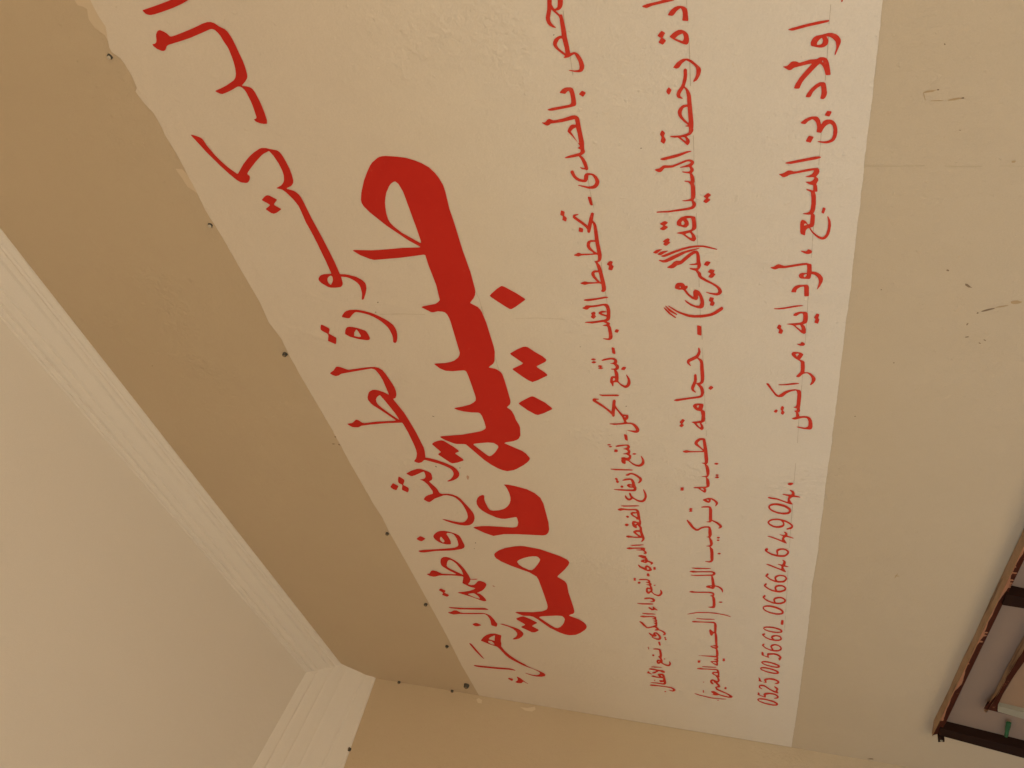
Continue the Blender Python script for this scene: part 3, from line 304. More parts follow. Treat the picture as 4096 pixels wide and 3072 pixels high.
th|-10486,24914 -10,23 -23,15 -32,6 -27,-9 -150,-162 -71,-64 -135,-87 -54,-13 -4,-21 29,-23 118,-17 93,-20 -235,-102 -127,-24 -22,1 -7,5 -18,53 -18,91 -12,135 -6,11 -12,-1 -21,-87 21,-158 23,-91 3,-59 -6,-28 -21,-27 -34,-23 -68,-25 -40,-5 -12,11 -6,15 4,125 -1,22 -7,4 -61,-144 4,-45 14,-23 25,-22 45,-13 43,4 54,19 63,39 21,19 23,42 8,35 -6,52 29,22 33,3 31,-36 36,-19 54,-8 31,4 8,9 7,93 83,50 61,28 92,32 32,-1 93,-18 21,2 19,10 4,14 -7,15 -29,18 -291,59 1,8 172,138 114,116 10,2 4,-5 13,-53 6,-6 11,2/-10963,24399 5,-28 -14,-7 -22,14 -5,12
th|-11491,24457 -27,7 -101,-2 -33,-6 -23,-16 -5,-29 9,-6 34,-5 90,-2 34,5 23,24
th|-11824,24831 -14,13 -11,-3 -9,-28 7,-32 19,-18 11,7 7,29|-11812,24524 -17,93 -26,49 -16,12 -15,-8 -4,-30 52,-166 -2,-30 -13,-8 -23,4 -25,19 -41,82 -23,-67 -39,-28 -24,-1 -21,15 -25,34 -22,67 -11,-10 -6,-69 -43,-44 -24,2 -22,15 -16,25 15,67 -15,52 -12,7 -35,-5 -37,11 -49,5 -47,-15 -25,-37 0,-23 32,-14 72,-3 12,-12 -12,-45 -113,-80 -44,-65 -10,-53 5,-24 20,-40 42,-37 38,-20 37,-10 72,-4 58,12 80,34 2,7 -15,6 -106,-10 -60,6 -49,17 -42,31 -13,25 -3,31 12,45 39,50 58,45 24,6 50,-34 61,-19 47,4 33,27 49,-23 47,-7 35,9 21,17 61,-29 34,-3 34,13 18,22|-11880,24808 -14,10 -11,-1 -11,-28 8,-24 19,-16 12,5 8,22|-11977,24705 -14,14 -23,-2 -25,13 -11,-5 -12,-41 30,-38 23,4 24,-7 9,8 9,29|-12053,24324 -26,35 -12,3 -11,-10 -8,-37 26,-35 12,-3 10,10
th|-12605,24873 -13,4 -11,-19 -21,-90 26,-334 14,-30 12,0 6,11 4,70
th|-12709,24483 -62,88 -13,10 -15,-2 -12,-30 4,-24 48,-53 6,-16 -15,-46 -56,-59 -44,-32 -39,-17 -38,5 -80,40 -13,2 -6,-12 14,-25 38,-36 53,-24 51,-8 25,4 36,20 71,63 34,43 19,61
th|-12910,24813 -28,14 -48,-26 -65,13 -28,-28 2,-17 46,-25 48,23 52,-4 31,25|-12895,24540 -26,75 -38,45 -14,10 -8,-1 -6,-31 39,-124 -6,-26 -77,-12 -49,1 -13,5 12,47 -4,25 -32,31 -27,9 -42,-21 -23,-29 2,-77 -25,-10 -26,5 -10,24 -17,155 1,97 -13,115 -6,34 -17,9 -17,-119 2,-260 7,-65 22,-32 42,-20 65,-7 76,13 126,8 38,8 39,18 24,21 9,39/-13137,24530 1,-43 -8,-10 -14,5 -3,32 11,23|-13151,24706 -31,28 -16,6 -33,-17 -6,-23 33,-26 27,-6 25,22
th|-13228,24253 -27,6 -142,-13 -79,3 -40,9 -55,21 -45,29 -16,26 -3,34 15,45 28,39 47,43 51,28 90,18 18,17 -8,11 -28,10 -78,-5 -51,-17 -14,4 -29,22 -3,22 41,29 60,20 7,13 -24,12 -53,2 -39,-5 -55,-38 -14,-31 13,-35 68,-56 -82,-89 -21,-38 -7,-64 25,-43 43,-31 43,-20 69,-23 53,-10 79,3 64,12 78,26
th|-13878,24800 -18,10 -17,-64 39,-260 30,-88 13,2 3,7 1,57
th|-13988,24852 -34,40 -15,9 -14,0 -29,-54 40,-80 1,-117 24,-127 -13,-32 -39,-5 -15,11 8,74 -45,46 -36,14 -41,-11 -51,-33 -62,-66 -42,1 -15,-54 -17,-6 -56,5 -15,10 33,81 0,34 -29,28 -60,19 -101,-4 -31,-11 -40,-30 -19,-32 13,-18 33,-7 58,2 22,-15 -4,-8 -82,-33 -44,-1 -56,10 -7,77 -46,57 -32,17 -29,0 -45,-23 -103,-81 -13,33 -5,78 26,118 -28,55 -25,12 -22,-15 -20,-41 21,-89 1,-104 17,-113 -15,-11 -30,2 -96,36 -19,-11 14,-19 78,-51 63,-17 59,2 203,28 161,-7 69,25 89,-25 73,-7 84,6 253,-5 68,8 44,25 14,32 -29,193 15,132/-14148,24573 20,-80 -8,-6 -98,-2 -25,6 16,31 41,37 27,14/-14501,24574 8,-34 -16,-14 -44,38 23,11/-14849,24564 13,-30 -2,-40 -146,-12 2,16 75,62 42,15|-14246,24723 -22,19 -15,2 -39,-29 1,-17 34,-26 28,2 17,15|-14554,24776 -38,29 -15,5 -23,-8 -23,-23 5,-27 55,-41 27,7 18,23
th|-15360,24616 -40,150 -16,5 -5,-8 -7,-52 37,-170 42,-88 15,2 1,19|-15497,24797 -44,74 -17,7 -23,-18 -8,-61 35,-83 36,-173 -14,-14 -23,37 -17,72 -10,11 -15,-2 5,-147 -52,-37 -16,1 -21,27 -16,4 -27,-26 9,-36 32,-22 32,-1 45,11 42,27 49,-14 31,-1 22,19 2,61 -45,224|-15792,24591 -30,38 -25,3 -10,-8 -60,-91 -14,-57 -21,7 -8,36 -62,69 -27,10 -31,-8 -34,-100 13,-28 35,-30 7,-19 -44,-53 -50,10 -18,-8 43,-40 36,-20 32,-1 19,13 57,100 78,11 45,15 46,3 11,8 25,94/-16017,24509 -2,-20 -9,-5 -17,5 -6,12 12,17|-16210,24670 -15,7 -33,-1 -73,-21 -105,-125 -24,-52 -6,-44 37,-57 33,-18 33,-3 66,17 45,23 41,41 6,26 -16,28 -22,14 -54,12 -19,10 -1,9 38,77 62,39/-16301,24467 13,-5 -7,-17 -47,-24 -33,1 -17,23 6,37|-16250,24298 -24,22 -49,-3 -35,13 -17,-30 7,-18 23,-20 17,-3 31,7 35,-13 15,18
th|-16561,24486 -28,17 -86,7 -22,-20 1,-41 36,-12 66,3 38,18
th|-16846,24847 -24,12 -31,-16 -39,20 -17,0 -14,-31 27,-33 18,-5 31,17 38,-21 17,4 9,23|-16870,24711 -26,18 -22,-23 32,-159 -8,-27 -24,-23 -18,1 -9,9 -16,47 -23,15 -30,-65 -23,-17 -19,9 -33,78 -16,-15 -16,-63 -71,-15 -33,6 13,64 -54,33 -56,13 -108,9 -71,-18 -17,-18 -8,-36 10,-11 58,-24 22,-30 -81,-42 -37,-31 -40,-90 32,-49 93,-50 56,-16 54,-2 51,8 55,25 -3,10 -26,7 -124,5 -58,21 -37,24 -12,29 11,46 20,35 38,24 50,15 109,-14 87,2 100,19 39,-17 35,-5 46,30 70,-7 47,16 25,34 9,45 -28,140/-17311,24544 18,-14 -6,-40 -16,-9 -36,3 -70,49 43,15|-17001,24752 -23,16 -19,4 -32,-3 -10,-8 -4,-28 17,-20 27,-14 36,-6 15,10 7,29|-17063,24371 -22,12 -23,-17 4,-19 30,-20 23,15
th|-17714,24607 -20,39 -33,32 -22,9 -19,-5 1,-28 51,-119 -25,-45 -32,-23 -30,10 -37,60 -21,-5 2,-78 11,-20 31,-17 39,-9 54,2 52,27 20,92|-18049,24879 -25,12 -6,-9 -11,-114 36,-195 27,-79 33,-34 18,29 -8,77|-18130,24494 -26,18 -34,-15 -43,6 -5,29 60,52 -20,29 -20,7 -18,-3 -90,-67 -2,-38 50,-62 -29,-46 12,-18 35,7 65,49 54,24
th|-18520,24799 -23,14 -26,-28 -8,-107 50,-198 11,-20 20,-5 5,89|-18685,24855 -29,27 -24,-2 -21,-76 69,-212 5,-79 -16,-6 -18,9 -27,42 -8,6 -19,0 -17,-51 -25,-17 -20,1 -37,72 -42,-65 -19,-7 -30,12 -7,58 -68,-52 -38,-1 -79,77 -90,121 -4,21 31,28 173,71 39,26 35,56 -10,11 -40,5 -180,-80 -111,-71 -11,-49 88,-138 15,-51 -54,-34 -20,-2 -54,53 -21,5 -10,-7 -7,-40 28,-71 -44,-67 -34,-27 -55,-22 -21,0 -49,30 -21,5 -11,-9 15,-51 37,-21 45,-12 41,-2 56,18 60,57 43,93 76,14 51,36 66,-23 80,-2 63,-14 76,8 63,-15 72,24 61,-12 47,8 23,56 -52,219 13,58|-19488,24585 -58,28 -84,9 -8,7 92,92 -13,22 -100,-22 -86,-59 -25,18 -20,-3 -74,-58 -39,-78 3,-50 48,-49 47,-20 65,-9 61,5 77,20 66,32 63,54/-19552,24560 -12,-28 -74,-35 -91,-21 -53,5 -26,22 -8,41 18,69 35,39 39,-86 33,-28 23,-7 41,1 54,31|-19687,24323 -34,19 -21,1 -34,-29 -46,19 -21,-2 -12,-25 21,-22 28,-10 55,24 45,-13 26,17
th|-19997,24518 -45,9 -144,-15 -31,-16 11,-22 54,-10 148,4 30,17
th|-20390,24837 -14,9 -32,-4 0,-21 21,-10 22,-3 10,8|-20448,24822 -42,23 -22,1 -4,-28 38,-15|-20442,24687 -30,16 -17,-22 15,-123 -22,-10 -63,-5 -242,6 -38,18 -22,34 -24,5 -35,-32 -48,12 -18,-28 -62,-7 -25,14 10,52 -45,35 -114,25 -89,-10 -29,-26 5,-32 24,-23 41,-14 5,-22 -105,-97 -29,-71 16,-54 49,-32 76,-25 70,-6 65,10 53,19 -18,15 -115,4 -48,10 -55,28 18,91 52,55 162,-10 130,18 163,-25 112,-4 174,3 56,12 29,19 15,60 -23,84/-21155,24604 -16,-21 -55,27 44,9|-20787,24729 -15,22 -40,13 -56,-15 3,-32 27,-15 57,-3 20,9|-20939,24429 -35,24 -21,-4 -7,-15 19,-25 24,-6 16,6
th|-21563,24848 -29,10 -3,-7 -6,-96 41,-121 5,-64 13,-21 25,-6 -16,227|-21696,24903 -38,36 -23,-3 -20,-25 -9,-181 -57,30 -101,101 -28,5 -27,-10 16,-56 29,-35 139,-93 24,-29 -7,-27 -66,-74 15,-44 49,-23 65,14 39,50 -6,148 23,172|-21894,24976 -102,39 -37,-4 -40,-128 27,-10 17,7 39,40 90,35|-21952,24657 -22,34 -44,21 -48,-1 -62,-31 -24,-1 -9,6 1,76 40,73 -36,58 -21,12 -25,4 -22,-21 -21,-107 25,-198 -43,-8 -90,8 -23,100 -26,18 -25,2 -89,-30 54,-92 -20,-9 -51,6 -20,21 -35,311 -32,77 -17,-28 -10,-363 18,-46 37,-24 58,-21 77,-9 408,14 69,9 43,19 20,31/-22038,24623 -12,-35 -45,-10 -41,8 73,41|-22394,24836 -35,21 -25,0 -10,-25 25,-21 26,-5 18,9|-22762,24980 -42,32 -26,1 -26,-46 46,-226 13,-189 -12,-153 -46,-48 -45,-16 -26,3 -18,16 -4,66 -21,42 -41,-48 -18,-54 33,-57 40,-27 57,-18 48,5 66,36 54,72 -14,563|-23085,24597 -36,9 -16,-16 6,-23 31,-21 25,1 11,15
fo|-3434,23020 -15,55 -14,161 -15,56 -4,4 -5,0 -8,-11 -11,-22 -4,-22 17,-64 26,-258 12,-24 4,-2 4,7 14,102
fo|-3535,22871 -9,36 -19,38 -23,25 -33,24 -8,1 -4,-4 -11,-36 1,-18 13,-18 39,-36 24,-42 -7,-8 -15,-10 -27,-6 -49,1 -40,9 -9,-1 -4,-7 -6,-26 -5,-27 2,-9 9,-3 98,3 27,4 14,6 17,16 14,26 8,26
fo|-3821,22884 -13,38 -15,28 -34,41 -8,3 -5,-2 -40,-49 -47,-76 -26,-54 -3,-18 2,-9 8,-10 14,-8 36,-8 47,3 24,8 33,28 17,26 9,22/-3872,22845 1,-8 -3,-6 -39,-10 -22,2 -26,15 2,9 36,79 5,1 4,-3 20,-26 12,-22|-3807,23091 -44,47 -9,5 -8,-5 -23,-31 -6,-3 -39,30 -9,3 -7,-6 -26,-40 3,-10 38,-37 10,3 32,32 5,1 51,-34 8,5 20,26
fo|-4184,22844 -14,43 -29,45 -51,44 -9,3 -16,-37 2,-24 10,-16 50,-40 32,-49 -29,-46 -40,-44 -23,-17 -22,-10 -35,-4 -42,5 -44,16 -42,25 -10,2 -4,-10 8,-24 10,-15 14,-12 51,-30 53,-15 19,0 21,6 24,19 69,66 19,22 24,46
fo|-4313,22836 -9,12 -14,5 -59,2 -35,5 -79,22 -32,16 -66,52 -30,12 -20,2 -27,-7 -14,-14 -18,-53 5,-5 5,1 29,26 10,4 26,-6 19,-10 52,-38 -9,-9 -29,-13 -83,-10 -104,2 -4,5 0,49 -14,26 -19,21 -25,19 -20,9 -26,3 -44,-9 -33,-16 -59,-47 -47,-47 -6,1 -3,24 -5,6 -7,-5 -7,-33 -6,-8 -65,5 -14,6 -7,11 -18,61 -7,41 3,126 -7,11 -8,-5 -8,-19 -9,-40 1,-31 -4,-10 -53,-57 -62,-52 -7,-10 3,-10 24,-20 17,-6 16,-2 29,9 41,29 6,-5 10,-34 9,-15 19,-19 26,-16 16,-5 22,3 32,-6 59,-4 380,13 32,8 37,16 26,16 27,27 8,3 87,-30 59,-9 69,-2 14,10 4,9/-4830,22841 -1,-7 -6,-2 -26,-1 -171,-2 -22,4 12,14 47,37 40,22 28,8 37,-3 40,-21 15,-16/-5260,22937 1,-22 -10,-21 -28,-12 -28,-3 5,10 49,50 6,4|-4541,23058 -27,24 -25,9 -15,-3 -17,-8 -16,-19 8,-11 54,-29 34,28|-5136,23190 -6,9 -21,14 -22,10 -16,0 -30,-16 -11,-2 -55,21 -11,-6 -29,-34 2,-8 27,-16 17,-8 16,-2 47,20 16,-2 27,-14 11,0 32,24
fo|-5472,22874 -37,141 -39,195 -11,37 -5,7 -6,0 -15,-26 -5,-31 31,-163 17,-58 36,-91 21,-66 2,-4 6,2 5,16
fo|-5602,22869 -7,41 -51,133 -14,48 -1,32 8,72 -2,22 -10,21 -29,40 -15,60 -4,5 -6,1 -29,-35 -9,-21 -1,-15 5,-17 9,-14 34,-26 11,-16 0,-90 4,-27 73,-187 4,-31 -8,-22 -6,-4 -12,1 -16,22 -19,53 -17,69 -7,8 -6,-7 -1,-26 6,-94 -9,-7 -30,-9 -20,4 -13,16 -3,21 10,62 -1,11 -6,2 -7,-7 -11,-30 -16,-62 -9,-6 -67,-6 -36,0 -10,4 14,67 -4,18 -6,0 -4,-7 -11,-35 -13,-21 -38,-19 -37,-4 -173,8 -12,7 -11,24 -10,43 -3,49 -6,4 -11,-30 -1,-97 -9,-5 -38,-8 -17,1 -17,6 -16,19 -15,62 -32,244 -6,182 -8,16 -11,-3 -7,-165 28,-308 15,-60 14,-20 25,-18 25,-8 25,0 19,7 33,23 6,1 25,-17 18,-7 55,-8 105,-2 37,5 31,9 29,-12 42,1 43,6 55,24 23,-21 23,-10 23,4 38,24 32,-29 29,-8 18,6 17,17 12,30|-6155,22627 -38,49 -11,9 -9,-3 -20,-20 -10,-5 -33,33 -9,4 -13,-6 -22,-28 5,-16 43,-50 13,4 16,22 10,5 35,-37 12,-6 30,29
fo|-6522,22966 -10,39 -12,28 -37,41 -21,14 -26,10 -46,-1 -17,-26 -30,-76 -2,-22 5,-17 29,-28 13,-5 26,-3 33,5 47,25 6,-8 4,-51 -11,-9 -49,-9 -92,3 -39,8 -13,9 -7,17 -34,179 -10,21 -7,-8 -16,-54 -14,-28 -101,-100 -17,-27 -11,-32 32,-26 20,-7 14,1 48,15 69,42 27,-48 17,-15 13,-5 26,-4 59,0 105,7 13,10 15,48 4,60/-6606,23013 5,-9 -5,-5 -29,-15 -19,0 -22,14 3,22 9,11 37,-3/-6817,22920 -7,-11 -41,-16 -27,-3 -22,6 1,11 21,32 44,42 7,0 5,-6|-6596,23286 -39,62 -7,0 -7,-6 -28,-40 -8,2 -32,42 -12,9 -10,-7 -17,-38 1,-17 9,-18 32,-35 13,-7 8,5 20,32 7,1 32,-38 13,-6 24,25 3,17|-6902,23254 -19,35 -34,42 -10,-4 -12,-18 -7,-3 -20,21 -7,2 -26,-25 -4,-17 6,-17 48,-50 7,0 21,21 20,-16 14,-3 17,15
fo|-7054,22863 -9,79 -30,109 -45,122 -83,196 -11,10 -10,-8 -9,-34 5,-29 76,-167 45,-117 19,-63 17,-91 5,-56 -3,-78 -58,-202 7,-6 12,11 43,103 24,76 8,94|-7103,23394 -8,41 -9,18 -30,37 -14,5 -18,-36 5,-24 31,-33 34,-44 7,-3 4,4|-7134,23310 -5,35 -11,36 -31,41 -13,10 -10,-6 -8,-17 0,-35 35,-49 33,-57 7,-4 5,6
fo|-7103,22814 -29,142 -28,92 -66,141 -77,139 -7,30 10,57 -7,8 -15,-10 -35,-52 1,-52 40,-90 129,-220 71,-201 5,-7 9,0|-7147,22866 -12,29 -47,65 -120,125 -5,14 5,46 -15,35 -15,19 -44,38 -42,59 -14,5 -6,-7 -12,-52 6,-35 16,-25 34,-37 17,-53 13,-24 155,-160 23,-33 9,-23 -2,-5 -32,-5 -142,5 -7,6 -6,19 -10,82 -9,6 -11,-39 1,-80 -15,-5 -36,4 -7,7 -4,14 8,92 -1,6 -7,3 -15,-15 -19,-32 -17,-45 -55,-26 -59,-11 -37,-24 -55,-73 -68,-107 -53,-55 -31,-22 -30,-11 -23,-2 -22,9 -10,13 -4,29 7,63 21,69 -3,10 -8,-2 -34,-58 -28,-80 -5,-35 16,-41 31,-27 30,-9 38,6 38,18 43,35 34,39 91,123 61,71 22,13 30,0 29,8 45,39 35,-31 50,-20 21,-1 65,9 106,2 49,8 31,12 17,22|-7352,22691 -5,11 -17,16 -28,15 -14,4 -11,-9 -21,-44 29,-25 42,-25 13,12 12,34|-7512,22652 -35,27 -15,4 -30,-39 -50,34 -8,1 -12,-9 -14,-22 -1,-23 14,-18 54,-36 12,5 18,21 43,-18 11,6 16,33 2,23
fo|-7760,23155 -12,24 -27,21 -53,13 -15,-1 -10,-8 -25,-52 3,-53 -9,-16 -15,-12 -62,-31 -42,-28 -57,-50 -16,-23 -17,-47 5,-18 39,-18 47,2 2,-6 -7,-5 -27,-11 -54,-9 -55,-2 -27,6 -37,20 -1,47 12,35 40,58 72,79 -9,4 -15,-4 -40,-24 -63,-64 -54,-111 -6,-47 7,-18 19,-21 16,-8 47,-9 77,0 101,23 61,22 30,17 20,23 15,28 2,12 -8,12 -18,16 -16,7 -38,3 -54,-2 -11,7 3,6 37,39 27,20 77,38 7,-1 30,-27 38,-4 6,10 0,30 40,16 18,27 5,23/-7839,23132 7,-8 -7,-4 -15,-4 -7,4 1,12 6,4|-8057,22666 -11,10 -54,16 -15,-3 -24,-25 -47,15 -15,1 -10,-13 -11,-35 20,-15 47,-17 39,26 53,-14 14,8
fo|-8227,23388 -8,7 -10,-2 -88,-46 -35,-34 -61,-82 0,-12 5,-4 8,-1 16,9|-8229,23345 -9,2 -8,-5 -68,-64 -38,-40 -43,-58 -63,-112 -19,-53 -12,-60 3,-145 22,-109 18,-54 31,-55 46,-61 46,-48 13,-8 16,-3 26,9 8,12 -1,11 -95,108 -39,62 -18,61 -14,72 -7,121 16,96 42,106 49,86 97,117|-8265,23421 -12,1 -57,-28 -73,-46 -83,-88 -7,-19 9,-5 16,5 90,79 113,85 7,10
fo|-8653,22899 -19,6 -183,7 -18,-26 -9,-37 19,-6 183,-7 18,27
fo|-9154,22902 -2,6 -16,6 -79,4 -70,30 -30,27 -78,119 -29,20 -36,9 -36,-5 -18,-9 -38,-31 -11,-19 14,-3 63,23 18,-5 18,-21 70,-106 -7,-13 -60,-31 -44,-5 -109,5 -220,1 -84,4 -38,7 -21,16 -14,46 4,7 85,-14 103,2 18,4 12,9 -5,20 -27,11 -133,11 -132,49 -58,13 -48,-7 -30,-14 -38,-51 4,-12 19,2 47,29 29,2 117,-39 13,-7 -5,-7 -89,-48 -42,-10 -86,-7 -59,7 -21,14 -20,46 -89,383 -27,43 -11,1 -9,-6 -12,-47 63,-222 41,-182 24,-47 24,-19 30,-14 68,-15 87,3 66,18 46,34 20,-27 21,-17 37,-17 47,-11 102,-5 274,1 63,6 35,10 30,20 31,42 9,0 63,-30 70,-16 61,11 26,9|-10074,22739 -12,14 -46,30 -19,-4 -28,-29 10,-18 40,-31 19,-7 29,26
fo|-10550,23037 -26,28 -27,14 -20,3 -50,-16 -45,-34 -18,-26 -13,-53 -9,-7 -111,-9 -115,12 -10,3 -13,13 -23,71 -11,61 -16,38 -34,-49 -86,-45 -89,-77 -5,-14 28,-29 21,-7 32,-1 41,6 72,30 11,-7 45,-58 73,-9 154,-7 40,2 21,8 24,32 14,2 91,-22 40,-3 17,9 8,46 -2,61/-10588,22974 -10,-6 -20,5 -31,12 -5,10 21,13 18,-1 16,-10/-11082,23027 7,-38 -6,-7 -81,-17 -21,2 -9,14 11,13 78,38 10,2|-10982,23295 -66,48 -22,10 -13,-3 -28,-23 -10,2 -45,32 -10,2 -26,-19 -12,-20 11,-15 42,-29 22,-1 20,20 10,2 87,-49 10,-1 17,10 15,20
fo|-11502,22998 -11,22 -53,52 -44,25 -34,11 -22,2 -32,-7 -19,-9 -65,-65 -74,-58 -10,-7 -7,2 -14,44 -12,143 2,56 15,44 0,29 -27,52 -11,12 -11,2 -15,-11 -19,-50 23,-66 29,-274 -8,-6 -297,-4 -15,10 -13,47 -12,4 -19,-50 -115,-17 -225,-11 -24,6 -12,10 -22,90 -12,-14 -4,-52 -12,-23 -281,3 -20,19 -39,220 -21,32 -13,-23 -3,-75 -81,-72 -44,-50 -4,-15 23,-16 51,-9 38,0 36,11 13,-6 31,-53 26,-17 26,-8 87,-9 85,5 47,15 45,29 33,-25 44,-19 61,-13 95,-4 117,13 37,15 29,25 37,-24 24,-9 93,-10 339,8 263,22 20,10 8,14 5,35/-11569,22994 10,-35 -7,-9 -243,-7 -16,7 121,80 43,18 34,-11/-13072,23057 10,-28 -4,-15 -24,-14 -37,-6 -8,8 16,31 34,29|-12220,22731 -28,28 -12,1 -16,-27 0,-29 20,-22 16,-7 11,6 12,28|-12583,22736 -17,16 -12,1 -20,-37 24,-30 15,-5 17,26|-12646,22731 -27,28 -12,2 -14,-13 -8,-37 30,-31 19,1 26,35|-13074,23439 -15,24 -16,11 -13,-2 -11,-13 -13,2 -28,24 -16,-8 -8,-38 14,-24 20,-15 12,2 11,14 13,-1 28,-24 15,10
fo|-13380,22930 -60,93 -14,9 -16,0 -11,-7 -32,-29 -30,-44 -6,-38 32,-28 27,-9 52,-6 11,-8 -1,-7 -47,-44 -63,-35 -30,-2 -67,16 -14,-3 8,-15 65,-37 40,-10 38,6 25,12 61,51 36,51 3,61/-13434,22947 -3,-30 -31,-6 -13,8 21,30 11,10
fo|-13679,23028 -30,48 -18,4 -7,-10 19,-132 -5,-14 -13,-4 -377,18 -82,-2 -17,15 -11,39 -8,7 -13,-3 -8,-73 13,-16 42,-25 1,-8 -62,-74 -87,-62 -41,-8 -45,27 -14,-3 1,-28 28,-32 24,-13 42,-8 53,17 82,67 70,116 338,-13 52,4 57,14 23,14 14,30|-13781,23313 -32,25 -13,0 -24,-19 -44,27 -20,-17 -1,-32 31,-29 13,0 25,20 43,-29 16,7 12,23
fo|-14212,23404 -13,8 -28,-1 -94,-26 -119,-45 -81,-45 -50,-54 -5,-24 10,-32 90,-77 36,-57 16,-65 -3,-15 -14,-10 -157,12 -128,-2 -30,14 -22,42 -21,-52 -13,-8 -245,-15 -31,9 -15,14 -27,66 -15,-8 -3,-57 -14,-11 -209,-5 -214,8 -107,-3 -23,10 -28,26 -12,76 -5,10 -16,4 -22,-88 18,-42 26,-26 41,-23 64,-13 291,-11 118,7 96,48 51,-38 76,-17 129,10 95,38 62,-25 73,-14 142,1 109,16 31,15 14,23 -16,88 -38,73 -75,68 -14,33 30,30 49,29 128,48 55,30 52,37|-14760,22776 -38,27 -18,-9 -9,-32 21,-24 17,-8 14,2 10,12|-14865,22787 -35,22 -17,-12 -4,-32 32,-26 14,2 12,14|-15378,22772 -37,32 -16,2 -11,-7 -13,-33 37,-32 15,-3 14,7
fo|-16112,23408 -18,6 -11,-27 -13,-88 48,-258 26,-69 18,8 -2,59|-16262,23442 -24,27 -16,0 -25,-75 42,-132 53,-283 -9,-34 -24,-9 -25,3 -31,35 -43,129 -58,287 2,44 -8,15 -18,5 -11,-44 -1,-96 71,-330 -15,-7 -99,6 -281,-3 -21,12 -27,88 -42,37 -40,4 -16,-19 -37,-138 34,-36 82,-20 9,-9 -4,-25 -25,-41 -59,-43 -60,-25 -82,-15 1,-11 53,-11 68,-1 79,24 74,77 10,69 17,12 247,10 141,25 44,-46 50,-22 49,0 36,17 27,58 -74,361 8,77/-16857,23016 6,-26 -15,-9 -11,40 2,5
fo|-17177,23504 -28,26 -17,0 -17,-67 72,-394 -12,-79 -29,-12 -29,6 -36,54 -18,3 -24,-37 -36,-9 -228,-3 -180,9 -30,22 -52,99 -18,-52 -3,-80 15,-28 48,-23 111,-13 266,-3 68,8 64,23 56,-18 53,-3 44,12 25,16 12,61 -66,312 -2,71 12,44|-17522,22835 -24,14 -21,-39 8,-27 34,-29 16,6 7,30
fo|-18168,23429 -91,153 -35,47 -22,17 -4,-4 127,-258 66,-277 1,-254 -31,-162 -38,-97 8,-27 43,61 37,89 33,242 -16,192 -48,203
fo|-18455,23420 -24,11 -6,-10 -9,-111 26,-186 31,-121 13,-31 20,-5 -3,118 -34,167|-18632,23523 -29,27 -19,0 -16,-43 42,-171 41,-280 -5,-46 -21,-11 -389,9 -21,8 12,29 93,52 -12,19 -23,10 -62,7 -175,-10 -61,-23 -4,-18 21,-18 109,-37 11,-17 -19,-8 -468,6 -101,-5 -32,11 -66,70 -24,57 -57,-16 -49,-56 -18,-57 -20,-9 -343,4 -30,9 -12,20 -73,338 -27,61 11,29 -29,14 33,-477 -43,-1 -23,12 -43,64 -23,5 -14,-66 -29,-8 -18,9 -66,141 -32,18 -138,-101 -53,-57 -1,-20 30,-16 47,-8 68,-5 64,6 94,-24 63,9 111,-10 62,10 90,-16 129,-5 125,5 120,18 69,-25 43,-4 78,17 428,-11 138,5 95,13 337,-23 95,1 55,8 54,29 12,45 -51,243 -21,159 5,56/-19856,23090 16,-35 -10,-61 -31,15 -11,29 17,47/-20756,23104 20,-67 -37,-21 -44,-1 -18,18 20,48 34,32|-20473,22834 -31,13 -39,-16 -49,21 -21,-4 -11,-39 31,-29 24,-6 38,18 49,-19 19,7 9,24|-20779,23500 -37,21 -41,-11 -49,15 -17,-38 42,-42 43,4 50,-21 20,8 7,33
fo|-21096,23401 -27,10 -6,-18 9,-162 47,-173 38,-77 -7,36 15,30|-21249,23531 -34,28 -23,-5 -5,-30 6,-103 53,-154 -3,-41 41,-173 -16,-25 -40,-15 -34,3 -8,11 -34,92 -47,32 -38,10 -38,-7 -54,-29 -59,-69 -22,-4 -25,8 -59,-33 -160,-13 -33,22 71,100 -11,41 -63,34 -58,15 -49,5 -69,-6 -70,-36 -14,-30 15,-22 52,-3 106,39 24,-1 23,-11 4,-21 -14,-8 -70,-4 -33,-42 -147,-61 -27,8 -72,71 -140,-15 -36,-12 -34,-31 -127,-215 -55,-61 -85,-54 -24,15 -2,42 41,177 30,51 119,101 26,41 -21,64 -27,19 -50,3 -103,-60 -29,4 -44,59 -7,-110 24,-64 37,-44 -52,-103 -32,-178 21,-63 48,-38 52,-5 31,9 119,101 204,275 60,43 33,-5 24,-73 50,-23 138,16 100,57 72,-51 93,-19 70,1 109,22 31,-21 25,-6 44,6 254,-7 109,20 32,29 5,50 -76,316 20,80/-21410,23096 20,-87 -36,-8 -70,3 -25,20 39,59 45,24|-22051,23415 -31,19 -19,-14 5,-16 29,-14|-22201,22830 -42,17 -96,-2 -9,-32 21,-21 32,-7 97,0 10,24|-22618,23451 -35,17 -46,-10 -53,9 -24,-3 -7,-16 18,-14 26,-5 47,9 55,-14 20,11|-23136,23068 -29,5 -11,-14 29,-37 25,1 10,12
fo|-22910,23700 -11,12 -19,2 -19,-18 -62,-119 -64,-288 1,-117 40,-246 41,-107 34,-13 -46,246 -8,182 50,276
f5|-3692,21024 -10,2 -25,-2 -5,-3 0,-4 7,-6 24,-6 5,1 4,6
f5|-3915,21189 -2,70 -20,161 -26,146 -7,26 -4,3 -7,-8 -6,-17 -5,-17 0,-17 24,-145 26,-224 6,-20 6,-6 9,0 5,11
